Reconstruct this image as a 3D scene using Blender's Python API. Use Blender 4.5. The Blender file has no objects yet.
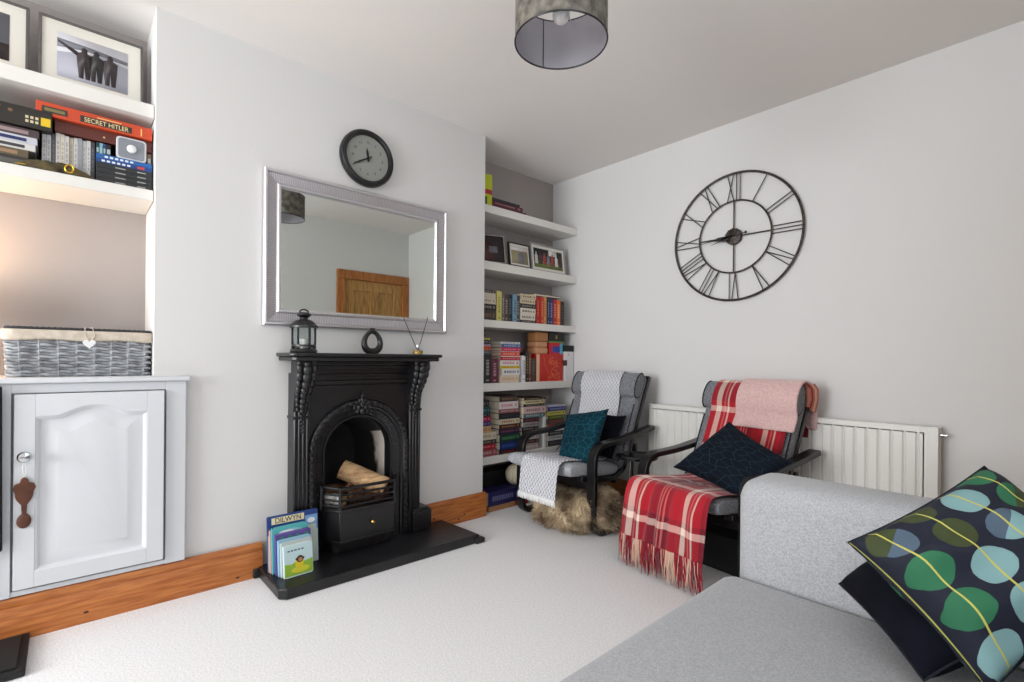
import bpy, bmesh, math, random
from mathutils import Vector, Matrix, noise
C = bpy.context.scene.collection
sc = bpy.context.scene
PI = math.pi
R_ = math.radians
random.seed(7)

# ------------------------------------------------------------------ camera
YAW, ROLL, FPX, PY = R_(48.0), R_(0.4924), 495.16, 359.07
Fv = Vector((-math.sin(YAW), math.cos(YAW), 0))
Rv = Vector((math.cos(YAW), math.sin(YAW), 0))
Uv = Vector((0, 0, 1))
R3 = Rv*math.cos(ROLL) + Uv*math.sin(ROLL)
U3 = -Rv*math.sin(ROLL) + Uv*math.cos(ROLL)
cd = bpy.data.cameras.new('camera'); cam = bpy.data.objects.new('camera', cd); C.objects.link(cam)
cd.sensor_width = 36; cd.lens = 36*FPX/1024; cd.shift_y = (PY-341)/1024; cd.clip_start = 0.02
m = Matrix.Identity(4)
for i in range(3):
    m[i][0] = R3[i]; m[i][1] = U3[i]; m[i][2] = -Fv[i]
m[2][3] = 1.07
cam.matrix_world = m
sc.camera = cam

# ------------------------------------------------------------------ world, light, exposure
sc.view_settings.view_transform = 'Standard'
sc.view_settings.look = 'None'
sc.view_settings.gamma = 1
sc.view_settings.use_curve_mapping = False
sc.view_settings.exposure = 0.10
w = bpy.data.worlds.new('sky'); sc.world = w; w.use_nodes = True
w.node_tree.nodes['Background'].inputs[0].default_value = (0.75, 0.85, 1.0, 1)
w.node_tree.nodes['Background'].inputs[1].default_value = 1.2

def area(name, loc, rot, sx, sy, power, col):
    l = bpy.data.lights.new(name, 'AREA'); l.shape = 'RECTANGLE'; l.size = sx; l.size_y = sy
    l.energy = power; l.color = col
    o = bpy.data.objects.new(name, l); o.location = loc; o.rotation_euler = rot; C.objects.link(o); return o
# daylight through the bay window behind the camera (area light stands in the window opening)
area('window_daylight', (-1.65, -3.50, 1.52), (R_(90), 0, R_(22)), 2.1, 1.65, 150, (0.95, 0.98, 1.0))
# fill light added beside the camera to even out the chimney face
area('added_side_fill', (0.13, 0.62, 1.62), (0, R_(90), 0), 1.1, 1.15, 8, (0.955, 0.98, 1.0))

# ------------------------------------------------------------------ helpers
def lin(c):
    c = c/255.0
    return c/12.92 if c <= 0.04045 else ((c+0.055)/1.055)**2.4
def rgb(*c): return (lin(c[0]), lin(c[1]), lin(c[2]), 1)

def nt(mat):
    mat.use_nodes = True
    t = mat.node_tree
    return t, t.nodes, t.links, t.nodes['Principled BSDF']

def bump(mat, scale=50, strength=0.2, dist=0.005, detail=3, kind='noise'):
    t, n, l, b = nt(mat)
    tc = n.new('ShaderNodeTexCoord')
    if kind == 'noise':
        tx = n.new('ShaderNodeTexNoise'); tx.inputs['Detail'].default_value = detail; o = tx.outputs['Fac']
    else:
        tx = n.new('ShaderNodeTexVoronoi'); o = tx.outputs['Distance']
    tx.inputs['Scale'].default_value = scale
    l.new(tc.outputs['Object'], tx.inputs['Vector'])
    bp = n.new('ShaderNodeBump'); bp.inputs['Strength'].default_value = strength; bp.inputs['Distance'].default_value = dist
    l.new(o, bp.inputs['Height']); l.new(bp.outputs['Normal'], b.inputs['Normal'])
    return mat

def mat(name, col, rough=0.6, metal=0.0, col2=None, scale=20, detail=4, bmp=None, lo=0.35, hi=0.65, stretch=None, sheen=0):
    mt = bpy.data.materials.new(name)
    t, n, l, b = nt(mt)
    b.inputs['Base Color'].default_value = rgb(*col)
    b.inputs['Roughness'].default_value = rough
    b.inputs['Metallic'].default_value = metal
    if sheen: b.inputs['Sheen Weight'].default_value = sheen
    if col2:
        tc = n.new('ShaderNodeTexCoord'); mp = n.new('ShaderNodeMapping')
        if stretch: mp.inputs['Scale'].default_value = stretch
        tx = n.new('ShaderNodeTexNoise'); tx.inputs['Scale'].default_value = scale; tx.inputs['Detail'].default_value = detail
        rp = n.new('ShaderNodeValToRGB')
        rp.color_ramp.elements[0].color = rgb(*col); rp.color_ramp.elements[1].color = rgb(*col2)
        rp.color_ramp.elements[0].position = lo; rp.color_ramp.elements[1].position = hi
        l.new(tc.outputs['Object'], mp.inputs['Vector']); l.new(mp.outputs['Vector'], tx.inputs['Vector'])
        l.new(tx.outputs['Fac'], rp.inputs['Fac']); l.new(rp.outputs['Color'], b.inputs['Base Color'])
    if bmp: bump(mt, *bmp)
    return mt

class MB:
    def __init__(s):
        s.bm = bmesh.new(); s.uv = s.bm.loops.layers.uv.new('UVMap'); s.mi = 0
    def f(s, vs):
        try:
            fc = s.bm.faces.new(vs); fc.material_index = s.mi; fc.smooth = True; return fc
        except ValueError: return None
    def box(s, x0, y0, z0, x1, y1, z1, M=None):
        co = [(x, y, z) for z in (z0, z1) for y in (y0, y1) for x in (x0, x1)]
        v = [s.bm.verts.new((M @ Vector(c)) if M else c) for c in co]
        for q in ((0,2,3,1), (4,5,7,6), (0,1,5,4), (2,6,7,3), (0,4,6,2), (1,3,7,5)): s.f([v[i] for i in q])
        return s
    def bar(s, p0, p1, w, t, up=(0,0,1)):
        p0 = Vector(p0); p1 = Vector(p1); d = (p1-p0); L = d.length; d.normalize()
        u = Vector(up); a = d.cross(u)
        if a.length < 1e-4: a = d.cross(Vector((1,0,0)))
        a.normalize(); b = a.cross(d)
        M = Matrix(((d.x,a.x,b.x,p0.x),(d.y,a.y,b.y,p0.y),(d.z,a.z,b.z,p0.z),(0,0,0,1)))
        return s.box(0, -w/2, -t/2, L, w/2, t/2, M)
    def tube(s, pts, r, n=8, closed=False, flat=1.0):
        pts = [Vector(p) for p in pts]; N = len(pts); rings = []
        rr = r if isinstance(r, (list, tuple)) else [r]*N
        prev = None
        for i in range(N):
            if closed: d = pts[(i+1) % N]-pts[i-1]
            else: d = pts[min(i+1, N-1)]-pts[max(i-1, 0)]
            d.normalize()
            if prev is None:
                a = d.cross(Vector((0,0,1)))
                if a.length < 1e-3: a = d.cross(Vector((0,1,0)))
            else: a = prev - d*prev.dot(d)
            a.normalize(); prev = a; b = d.cross(a)
            rings.append([s.bm.verts.new(pts[i]+(a*math.cos(2*PI*k/n)+b*math.sin(2*PI*k/n)*flat)*rr[i]) for k in range(n)])
        for i in range(N if closed else N-1):
            A = rings[i]; B = rings[(i+1) % N]
            for k in range(n): s.f([A[k], A[(k+1) % n], B[(k+1) % n], B[k]])
        if not closed:
            s.f(rings[0][::-1]); s.f(rings[-1])
        return s
    def lathe(s, prof, c=(0,0,0), n=32, axis='z', sc_=(1,1)):
        c = Vector(c); rings = []
        for r, h in prof:
            ring = []
            for k in range(n):
                a = 2*PI*k/n; x = r*math.cos(a)*sc_[0]; y = r*math.sin(a)*sc_[1]
                p = Vector((x, y, h)) if axis == 'z' else (Vector((h, x, y)) if axis == 'x' else Vector((x, h, y)))
                ring.append(s.bm.verts.new(c+p))
            rings.append(ring)
        for A, B in zip(rings, rings[1:]):
            for k in range(n): s.f([A[k], A[(k+1) % n], B[(k+1) % n], B[k]])
        if prof[0][0] > 1e-5: s.f(rings[0][::-1])
        if prof[-1][0] > 1e-5: s.f(rings[-1])
        return s
    def lathe_open(s, prof, c=(0,0,0), n=32, axis='z'):
        c = Vector(c); rings = []
        for r, h in prof:
            rings.append([s.bm.verts.new(c+(Vector((r*math.cos(2*PI*k/n), r*math.sin(2*PI*k/n), h)) if axis == 'z' else Vector((h, r*math.cos(2*PI*k/n), r*math.sin(2*PI*k/n))))) for k in range(n)])
        for A, B in zip(rings, rings[1:]):
            for k in range(n): s.f([A[k], A[(k+1) % n], B[(k+1) % n], B[k]])
        return s
    def prism(s, poly, a0, a1, axis='x'):
        def P(p, a):
            if axis == 'x': return (a, p[0], p[1])
            if axis == 'y': return (p[0], a, p[1])
            return (p[0], p[1], a)
        A = [s.bm.verts.new(P(p, a0)) for p in poly]; B = [s.bm.verts.new(P(p, a1)) for p in poly]
        n = len(poly)
        for i in range(n): s.f([A[i], A[(i+1) % n], B[(i+1) % n], B[i]])
        s.f(A[::-1]); s.f(B); return s
    def strip(s, pts, t, x0, x1):
        """bent strip: centre line pts in (y,z), thickness t, between x0 and x1"""
        n = len(pts); up = []; dn = []
        for i in range(n):
            a = pts[max(i-1,0)]; b = pts[min(i+1,n-1)]
            dy, dz = b[0]-a[0], b[1]-a[1]; L = math.hypot(dy, dz) or 1
            ny, nz = -dz/L, dy/L
            up.append((pts[i][0]+ny*t/2, pts[i][1]+nz*t/2)); dn.append((pts[i][0]-ny*t/2, pts[i][1]-nz*t/2))
        V = [[s.bm.verts.new((x, p[0], p[1])) for p in row] for row in (up, dn) for x in (x0, x1)]
        U0, U1, D0, D1 = V
        for i in range(n-1):
            s.f([U0[i], U0[i+1], U1[i+1], U1[i]]); s.f([D0[i], D1[i], D1[i+1], D0[i+1]])
            s.f([U0[i], D0[i], D0[i+1], U0[i+1]]); s.f([U1[i], U1[i+1], D1[i+1], D1[i]])
        s.f([U0[0], U1[0], D1[0], D0[0]]); s.f([U0[-1], D0[-1], D1[-1], U1[-1]])
        return s
    def sphere(s, c, r, sx=1, sy=1, sz=1, n=12, M=None):
        c = Vector(c); rings = []
        for i in range(1, n//2):
            th = PI*i/(n//2)
            rings.append([s.bm.verts.new(c+(lambda v: (M @ v) if M else v)(Vector((r*sx*math.sin(th)*math.cos(2*PI*k/n), r*sy*math.sin(th)*math.sin(2*PI*k/n), r*sz*math.cos(th))))) for k in range(n)])
        tp = Vector((0,0,r*sz)); 
        if M: tp = M @ tp
        T = s.bm.verts.new(c+tp); B = s.bm.verts.new(c-tp)
        for k in range(n):
            s.f([T, rings[0][k], rings[0][(k+1) % n]]); s.f([B, rings[-1][(k+1) % n], rings[-1][k]])
        for A, Bq in zip(rings, rings[1:]):
            for k in range(n): s.f([A[k], Bq[k], Bq[(k+1) % n], A[(k+1) % n]])
        return s
    def grid(s, fn, nu, nv, uvs=(1,1), closeu=False):
        V = [[s.bm.verts.new(fn(i/nu, j/nv)) for j in range(nv+1)] for i in range(nu+(0 if closeu else 1))]
        for i in range(nu):
            for j in range(nv):
                i2 = (i+1) % nu if closeu else i+1
                fc = s.f([V[i][j], V[i2][j], V[i2][j+1], V[i][j+1]])
                if fc:
                    for lp, (a, b) in zip(fc.loops, ((i,j),(i+1,j),(i+1,j+1),(i,j+1))): lp[s.uv].uv = (a/nu*uvs[0], b/nv*uvs[1])
        return s
    def build(s, name, mats, parent=None, origin=None, local=False, bevel=0, seg=2, sub=0, solid=0, angle=40, fixn=True):
        if not isinstance(mats, (list, tuple)): mats = [mats]
        off = Vector((0,0,0))
        if parent is not None and not local:
            p = parent
            while p: off += p.location; p = p.parent
        elif origin is not None: off = Vector(origin)
        if off.length: bmesh.ops.translate(s.bm, verts=s.bm.verts, vec=-off)
        if fixn: bmesh.ops.recalc_face_normals(s.bm, faces=s.bm.faces)
        me = bpy.data.meshes.new(name); s.bm.to_mesh(me); s.bm.free()
        for q in mats: me.materials.append(q)
        me.set_sharp_from_angle(angle=R_(angle))
        o = bpy.data.objects.new(name, me); C.objects.link(o)
        if parent is not None: o.parent = parent
        elif origin is not None: o.location = origin
        if solid:
            md = o.modifiers.new('solid', 'SOLIDIFY'); md.thickness = solid; md.offset = 0
        if bevel:
            md = o.modifiers.new('bevel', 'BEVEL'); md.width = bevel; md.segments = seg; md.limit_method = 'ANGLE'; md.angle_limit = R_(40); md.harden_normals = False
        if sub:
            md = o.modifiers.new('sub', 'SUBSURF'); md.levels = sub; md.render_levels = sub
        return o

LABELS = {}
def tag(o, label, cat, group=None, kind=None):
    n = len(label.split()); assert 4 <= n <= 16, (n, label)
    assert label not in LABELS, label
    LABELS[label] = 1
    o['label'] = label; o['category'] = cat
    if group: o['group'] = group
    if kind: o['kind'] = kind
    return o
def thing(name, label, cat, loc, group=None, rz=0):
    o = bpy.data.objects.new(name, None); o.empty_display_size = 0.05; C.objects.link(o)
    o.location = loc; o.rotation_euler = (0, 0, rz)
    return tag(o, label, cat, group)
def struct(o):
    o['kind'] = 'structure'; return o
def text_mesh(name, txt, size, matx, M, parent, ext=0.0008, font_scale=(1,1), align='CENTER', sp=1.0):
    cu = bpy.data.curves.new(name, 'FONT'); cu.body = txt; cu.size = size; cu.extrude = ext
    cu.align_x = align; cu.align_y = 'CENTER'; cu.space_character = sp
    t = bpy.data.objects.new('tmp', cu); C.objects.link(t)
    dg = bpy.context.evaluated_depsgraph_get()
    me = bpy.data.meshes.new_from_object(t.evaluated_get(dg)); bpy.data.objects.remove(t); bpy.data.curves.remove(cu)
    me.transform(Matrix.Diagonal((font_scale[0], font_scale[1], 1, 1))); 
    off = Vector((0,0,0)); p = parent
    while p: off += p.location; p = p.parent
    me.transform(M); me.transform(Matrix.Translation(-off))
    me.materials.clear(); me.materials.append(matx)
    o = bpy.data.objects.new(name, me); C.objects.link(o); o.parent = parent
    return o
def facing_x(x, y, z, tilt=0):   # text plane facing +x: local x -> +y, local y -> +z
    return Matrix(((0,0,1,x),(1,0,0,y),(0,1,0,z),(0,0,0,1)))
def smooth_path(pts, n=6):
    out = []
    P = [Vector(p) for p in pts]
    for i in range(len(P)-1):
        p0 = P[max(i-1,0)]; p1 = P[i]; p2 = P[i+1]; p3 = P[min(i+2, len(P)-1)]
        for k in range(n):
            t = k/n
            out.append(0.5*((2*p1)+(p2-p0)*t+(2*p0-5*p1+4*p2-p3)*t*t+(3*p1-p0-3*p2+p3)*t**3))
    out.append(P[-1]); return out

# ------------------------------------------------------------------ materials
M = {}
M['wall'] = mat('painted_plaster', (221,220,218), 0.75, bmp=(120,0.12,0.002))
M['ceil'] = mat('ceiling_paint', (237,232,228), 0.85, bmp=(90,0.08,0.002))
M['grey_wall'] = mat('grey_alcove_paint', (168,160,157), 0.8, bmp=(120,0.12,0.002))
M['white_paint'] = mat('white_gloss_paint', (214,217,221), 0.4)
M['shelf'] = mat('shelf_paint', (228,226,220), 0.45)
M['carpet'] = mat('beige_carpet', (226,225,225), 0.95, col2=(246,246,247), scale=140, detail=6, bmp=(320,0.35,0.004,6))
M['pine'] = mat('pine_wood', (160,88,38), 0.4, col2=(196,122,62), scale=6, stretch=(14,1.2,14), detail=5, bmp=(40,0.05,0.002))
M['pine_x'] = mat('pine_wood_crosswise', (160,88,38), 0.4, col2=(196,122,62), scale=6, stretch=(1.2,14,14), detail=5)
M['pine_v'] = mat('pine_door_wood', (150,84,34), 0.4, col2=(190,122,60), scale=6, stretch=(14,14,1.2), detail=5)
M['knot'] = mat('pine_knot', (62,30,14), 0.5)
M['iron'] = mat('black_cast_iron', (18,18,21), 0.36, bmp=(90,0.25,0.002))
M['iron'].node_tree.nodes['Principled BSDF'].inputs['Specular IOR Level'].default_value = 0.6
M['slate'] = mat('black_slate', (18,18,20), 0.38, col2=(32,32,35), scale=14, bmp=(60,0.1,0.002))
M['soot'] = mat('sooty_firebrick', (14,13,13), 0.9, col2=(34,32,30), scale=9, bmp=(40,0.4,0.004))
M['cheek'] = mat('pale_fireclay', (42,38,35), 0.9, bmp=(30,0.3,0.004))
def cheek_nodes(mt):
    t, n, l, b = nt(mt); tc = n.new('ShaderNodeTexCoord'); sp = n.new('ShaderNodeSeparateXYZ'); l.new(tc.outputs['Object'], sp.inputs[0])
    nz = n.new('ShaderNodeTexNoise'); nz.inputs['Scale'].default_value = 9; l.new(tc.outputs['Object'], nz.inputs['Vector'])
    a = n.new('ShaderNodeMath'); a.operation = 'MULTIPLY_ADD'; a.inputs[1].default_value = 5.0; l.new(sp.outputs['X'], a.inputs[0]); l.new(nz.outputs['Fac'], a.inputs[2])
    rp = n.new('ShaderNodeValToRGB'); rp.color_ramp.elements[0].position = .02; rp.color_ramp.elements[1].position = .22
    rp.color_ramp.elements[0].color = rgb(24,22,21); rp.color_ramp.elements[1].color = rgb(206,196,184)
    l.new(a.outputs[0], rp.inputs[0]); l.new(rp.outputs[0], b.inputs['Base Color'])
cheek_nodes(M['cheek'])   # bare fireclay near the front, darker towards the back
M['brass'] = mat('brass', (205,165,80), 0.25, 1.0)
M['chrome'] = mat('chrome', (200,202,205), 0.15, 1.0)
M['silver'] = mat('silver_leaf', (214,212,215), 0.30, 0.75, bmp=(200,0.05,0.001))
M['silver_band'] = mat('shaded_silver_band', (176,173,178), 0.4, 0.5)  # groove shade between the ribs put into the band colour
M['mirror'] = mat('mirror_glass', (226,232,228), 0.015, 1.0)
M['black_plastic'] = mat('black_plastic', (18,18,19), 0.35)
M['face'] = mat('clock_face_grey', (146,148,142), 0.5)
M['dark_metal'] = mat('dark_brushed_iron', (52,47,44), 0.45, 0.6, col2=(82,74,68), scale=40)
M['black_wood'] = mat('black_stained_wood', (16,15,16), 0.32)
M['grey_fabric'] = mat('grey_chair_fabric', (98,100,106), 0.95, col2=(138,140,146), scale=120, detail=2, bmp=(300,0.5,0.002), sheen=0.2)
M['light_fabric'] = mat('pale_grey_seat_fabric', (150,152,157), 0.95, col2=(182,184,188), scale=120, detail=2, bmp=(300,0.5,0.002))
M['piping'] = mat('dark_piping', (22,24,34), 0.8)
M['sofa'] = mat('light_grey_sofa_weave', (156,157,160), 0.95, col2=(182,183,186), scale=260, detail=3, bmp=(420,0.5,0.002), sheen=0.2)
M['radiator'] = mat('radiator_enamel', (230,228,222), 0.35)
M['paper'] = mat('book_pages', (214,202,178), 0.9, col2=(232,224,205), scale=60, stretch=(1,1,20))
M['white'] = mat('plain_white', (232,232,230), 0.6)
M['pink'] = mat('pink_fleece', (212,172,168), 0.95, col2=(226,192,188), scale=90, bmp=(200,0.5,0.003), sheen=0.4)
M['fur'] = mat('brown_sheepskin', (120,92,66), 0.95, col2=(206,184,150), scale=9, detail=4, lo=0.38, hi=0.6, sheen=0.3)
M['wicker'] = mat('grey_wicker', (118,122,128), 0.6, col2=(172,176,181), scale=30)
M['wicker_dark'] = mat('dark_grey_wicker', (48,50,56), 0.6)
M['linen'] = mat('cream_linen', (196,184,168), 0.95, col2=(212,201,186), scale=40, bmp=(400,0.3,0.001))
M['navy_velvet'] = mat('navy_velvet', (10,11,20), 0.95, col2=(17,19,30), scale=6, bmp=(14,.4,.01))
M['navy_velvet'].node_tree.nodes['Principled BSDF'].inputs['Specular IOR Level'].default_value = .15
M['shade'] = mat('mottled_grey_shade_fabric', (74,70,66), 0.85, col2=(132,126,116), scale=26, detail=6)
M['shade_in'] = mat('pale_silver_lining', (165,163,170), 0.35, 0.35)
M['bulb'] = mat('opal_bulb', (235,235,232), 0.3)
M['log'] = mat('split_log', (150,112,78), 0.9, col2=(212,176,132), scale=8, stretch=(6,1,6), bmp=(60,0.5,0.004))
M['bark'] = mat('log_bark', (62,40,28), 0.95, col2=(112,78,54), scale=20, bmp=(40,0.9,0.01))
M['spoon'] = mat('carved_walnut', (72,38,22), 0.4, col2=(98,54,32), scale=20)
M['gold'] = mat('gold_trim', (214,168,52), 0.3, 0.9)
def glass(name, col=(235,240,240), rough=0.02, ior=1.45):
    g = mat(name, col, rough); b = g.node_tree.nodes['Principled BSDF']
    b.inputs['Transmission Weight'].default_value = 1; b.inputs['IOR'].default_value = ior; return g
M['glass'] = glass('clear_glass')
M['thin_glass'] = glass('window_glass', ior=1.02)
M['oil'] = glass('amber_oil', (226,180,70), 0.05)
_cm = {}
def cm(col, rough=0.55):
    k = tuple(col)+(rough,)
    if k not in _cm: _cm[k] = mat('cover_%02x%02x%02x' % tuple(col), col, rough)
    return _cm[k]

# plaid
def ramp_node(n, stops):
    r = n.new('ShaderNodeValToRGB'); r.color_ramp.interpolation = 'CONSTANT'
    e = r.color_ramp.elements
    e[0].position = stops[0][0]; e[0].color = rgb(*stops[0][1]); e[1].position = stops[1][0]; e[1].color = rgb(*stops[1][1])
    for p, c in stops[2:]:
        q = e.new(p); q.color = rgb(*c)
    return r
def plaid():
    mt = bpy.data.materials.new('red_tartan_wool'); t, n, l, b = nt(mt)
    b.inputs['Roughness'].default_value = 0.95; b.inputs['Sheen Weight'].default_value = 0.2
    tc = n.new('ShaderNodeTexCoord'); sp = n.new('ShaderNodeSeparateXYZ'); l.new(tc.outputs['UV'], sp.inputs[0])
    RED, DK, WH, PK = (176,22,38), (112,14,34), (236,214,200), (214,120,112)
    su = [(0,RED),(.08,WH),(.15,RED),(.19,PK),(.21,RED),(.235,WH),(.26,RED),(.36,DK),(.46,PK),(.475,DK),(.495,PK),(.51,DK),(.53,PK),(.545,DK),(.60,RED),(.74,WH),(.80,RED),(.83,PK),(.845,RED),(.87,WH),(.89,RED),(.95,DK)]
    sv = [(0,DK),(.22,WH),(.30,DK),(.36,RED),(.78,WH),(.86,RED),(.93,DK)]
    outs = []
    for ax, st, k in (('X', su, 1.0), ('Y', sv, 4.2)):
        mu = n.new('ShaderNodeMath'); mu.operation = 'MULTIPLY'; mu.inputs[1].default_value = k; l.new(sp.outputs[ax], mu.inputs[0])
        fr = n.new('ShaderNodeMath'); fr.operation = 'FRACT'; l.new(mu.outputs[0], fr.inputs[0])
        r = ramp_node(n, st); l.new(fr.outputs[0], r.inputs['Fac']); outs.append(r)
    mx = n.new('ShaderNodeMix'); mx.data_type = 'RGBA'; mx.inputs[0].default_value = 0.45
    l.new(outs[0].outputs['Color'], mx.inputs[6]); l.new(outs[1].outputs['Color'], mx.inputs[7])
    l.new(mx.outputs[2], b.inputs['Base Color'])
    return bump(mt, 260, 0.4, 0.002)
M['plaid'] = plaid()
# white knitted throw: diamond weave
def knit():
    mt = bpy.data.materials.new('white_waffle_knit'); t, n, l, b = nt(mt)
    b.inputs['Base Color'].default_value = rgb(228,228,234); b.inputs['Roughness'].default_value = 0.95
    tc = n.new('ShaderNodeTexCoord'); vs = []
    for a in (1, -1):
        mp = n.new('ShaderNodeMapping'); mp.inputs['Scale'].default_value = (80, 80*4.0, 1); mp.inputs['Rotation'].default_value = (0,0,0)
        sp = n.new('ShaderNodeSeparateXYZ'); l.new(tc.outputs['UV'], mp.inputs[0]); l.new(mp.outputs[0], sp.inputs[0])
        ma = n.new('ShaderNodeMath'); ma.operation = 'ADD' if a > 0 else 'SUBTRACT'
        l.new(sp.outputs['X'], ma.inputs[0]); l.new(sp.outputs['Y'], ma.inputs[1])
        s_ = n.new('ShaderNodeMath'); s_.operation = 'SINE'; l.new(ma.outputs[0], s_.inputs[0]); vs.append(s_)
    mm = n.new('ShaderNodeMath'); mm.operation = 'MAXIMUM'; l.new(vs[0].outputs[0], mm.inputs[0]); l.new(vs[1].outputs[0], mm.inputs[1])
    bp = n.new('ShaderNodeBump'); bp.inputs['Strength'].default_value = 0.9; bp.inputs['Distance'].default_value = 0.006
    l.new(mm.outputs[0], bp.inputs['Height']); l.new(bp.outputs['Normal'], b.inputs['Normal'])
    rp = n.new('ShaderNodeValToRGB'); rp.color_ramp.elements[0].color = rgb(206,206,214); rp.color_ramp.elements[1].color = rgb(238,238,242)
    l.new(mm.outputs[0], rp.inputs[0]); l.new(rp.outputs[0], b.inputs['Base Color'])
    return mt
M['knit'] = knit()
# quilted cushions with stitched line pattern
def stitched(name, base, base2, line, scale, width, rnd=1.0):
    mt = bpy.data.materials.new(name); t, n, l, b = nt(mt)
    b.inputs['Roughness'].default_value = 0.9; b.inputs['Specular IOR Level'].default_value = .2
    tc = n.new('ShaderNodeTexCoord'); vo = n.new('ShaderNodeTexVoronoi'); vo.voronoi_dimensions = '2D'; vo.feature = 'DISTANCE_TO_EDGE'
    vo.inputs['Scale'].default_value = scale; vo.inputs['Randomness'].default_value = rnd
    mp = n.new('ShaderNodeMapping'); mp.inputs['Scale'].default_value = (1, 1.9, 1); mp.inputs['Rotation'].default_value = (0,0,0.5)
    l.new(tc.outputs['UV'], mp.inputs[0]); l.new(mp.outputs[0], vo.inputs['Vector'])
    lt = n.new('ShaderNodeMath'); lt.operation = 'LESS_THAN'; lt.inputs[1].default_value = width; l.new(vo.outputs['Distance'], lt.inputs[0])
    nz = n.new('ShaderNodeTexNoise'); nz.inputs['Scale'].default_value = 5; l.new(tc.outputs['Object'], nz.inputs['Vector'])
    rp = n.new('ShaderNodeValToRGB'); rp.color_ramp.elements[0].color = rgb(*base); rp.color_ramp.elements[1].color = rgb(*base2)
    rp.color_ramp.elements[0].position = .35; rp.color_ramp.elements[1].position = .65
    l.new(nz.outputs['Fac'], rp.inputs[0])
    mx = n.new('ShaderNodeMix'); mx.data_type = 'RGBA'; l.new(lt.outputs[0], mx.inputs[0]); l.new(rp.outputs[0], mx.inputs[6]); mx.inputs[7].default_value = rgb(*line)
    l.new(mx.outputs[2], b.inputs['Base Color'])
    bp = n.new('ShaderNodeBump'); bp.inputs['Strength'].default_value = 0.6; bp.inputs['Distance'].default_value = 0.01
    mi = n.new('ShaderNodeMath'); mi.operation = 'MINIMUM'; mi.inputs[1].default_value = 0.12; l.new(vo.outputs['Distance'], mi.inputs[0])
    l.new(mi.outputs[0], bp.inputs['Height']); l.new(bp.outputs['Normal'], b.inputs['Normal'])
    return mt
M['teal_quilt'] = stitched('teal_stitched_cloth', (3,38,52), (6,54,68), (34,100,108), 5.5, 0.022)
M['navy_quilt'] = stitched('navy_stitched_cloth', (8,15,27), (11,20,33), (34,62,70), 6.0, 0.020, 0.8)
# green dotted cushion
def dotted():
    mt = bpy.data.materials.new('navy_cloth_with_green_dots'); t, n, l, b = nt(mt)
    b.inputs['Roughness'].default_value = 0.8
    tc = n.new('ShaderNodeTexCoord'); sp = n.new('ShaderNodeSeparateXYZ'); l.new(tc.outputs['UV'], sp.inputs[0])
    def mth(op, a, bb=None):
        q = n.new('ShaderNodeMath'); q.operation = op
        for i, v in enumerate((a, bb)):
            if v is None: continue
            if isinstance(v, (int, float)): q.inputs[i].default_value = v
            else: l.new(v, q.inputs[i])
        return q.outputs[0]
    u = mth('MULTIPLY', sp.outputs['X'], 4.15); v0 = mth('MULTIPLY', sp.outputs['Y'], 3.9)
    fu = mth('FLOOR', u); odd = mth('MODULO', fu, 2.0)
    v = mth('ADD', v0, mth('MULTIPLY', odd, 0.45))
    fv = mth('FLOOR', v); cu_ = mth('SUBTRACT', mth('FRACT', u), 0.5); cv = mth('SUBTRACT', mth('FRACT', v), 0.5)
    d = mth('SQRT', mth('ADD', mth('MULTIPLY', cu_, cu_), mth('MULTIPLY', cv, cv)))
    nz = n.new('ShaderNodeTexNoise'); nz.inputs['Scale'].default_value = 7; l.new(tc.outputs['UV'], nz.inputs['Vector'])
    d = mth('ADD', d, mth('MULTIPLY', mth('SUBTRACT', nz.outputs['Fac'], 0.5), 0.12))
    inside = mth('LESS_THAN', d, 0.43)
    half = mth('GREATER_THAN', mth('ADD', mth('MULTIPLY', cu_, 0.7), cv), 0.02)
    def cell(seed):
        cb = n.new('ShaderNodeCombineXYZ'); l.new(fu, cb.inputs[0]); l.new(fv, cb.inputs[1])
        if isinstance(seed, (int, float)): cb.inputs[2].default_value = seed
        else: l.new(seed, cb.inputs[2])
        wn = n.new('ShaderNodeTexWhiteNoise'); wn.noise_dimensions = '3D'; l.new(cb.outputs[0], wn.inputs['Vector']); return wn.outputs['Value']
    two = mth('GREATER_THAN', cell(9.3), 0.68)
    rnd = cell(mth('MULTIPLY', mth('MULTIPLY', two, half), 5.0))
    rp = ramp_node(n, [(0,(126,164,166)),(.26,(40,108,74)),(.50,(58,68,34)),(.74,(76,94,112))])
    l.new(rnd, rp.inputs[0])
    mx = n.new('ShaderNodeMix'); mx.data_type = 'RGBA'; l.new(inside, mx.inputs[0]); mx.inputs[6].default_value = rgb(16,22,40); l.new(rp.outputs[0], mx.inputs[7])
    ln = mth('MAXIMUM', mth('LESS_THAN', mth('ABSOLUTE', mth('SUBTRACT', mth('FRACT', u), 0.5)), 0.02), mth('LESS_THAN', u, 0.022))
    m2 = n.new('ShaderNodeMix'); m2.data_type = 'RGBA'; l.new(ln, m2.inputs[0]); l.new(mx.outputs[2], m2.inputs[6]); m2.inputs[7].default_value = rgb(190,186,92)
    l.new(m2.outputs[2], b.inputs['Base Color'])
    return bump(mt, 300, 0.25, 0.001)
M['dots'] = dotted()

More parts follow.
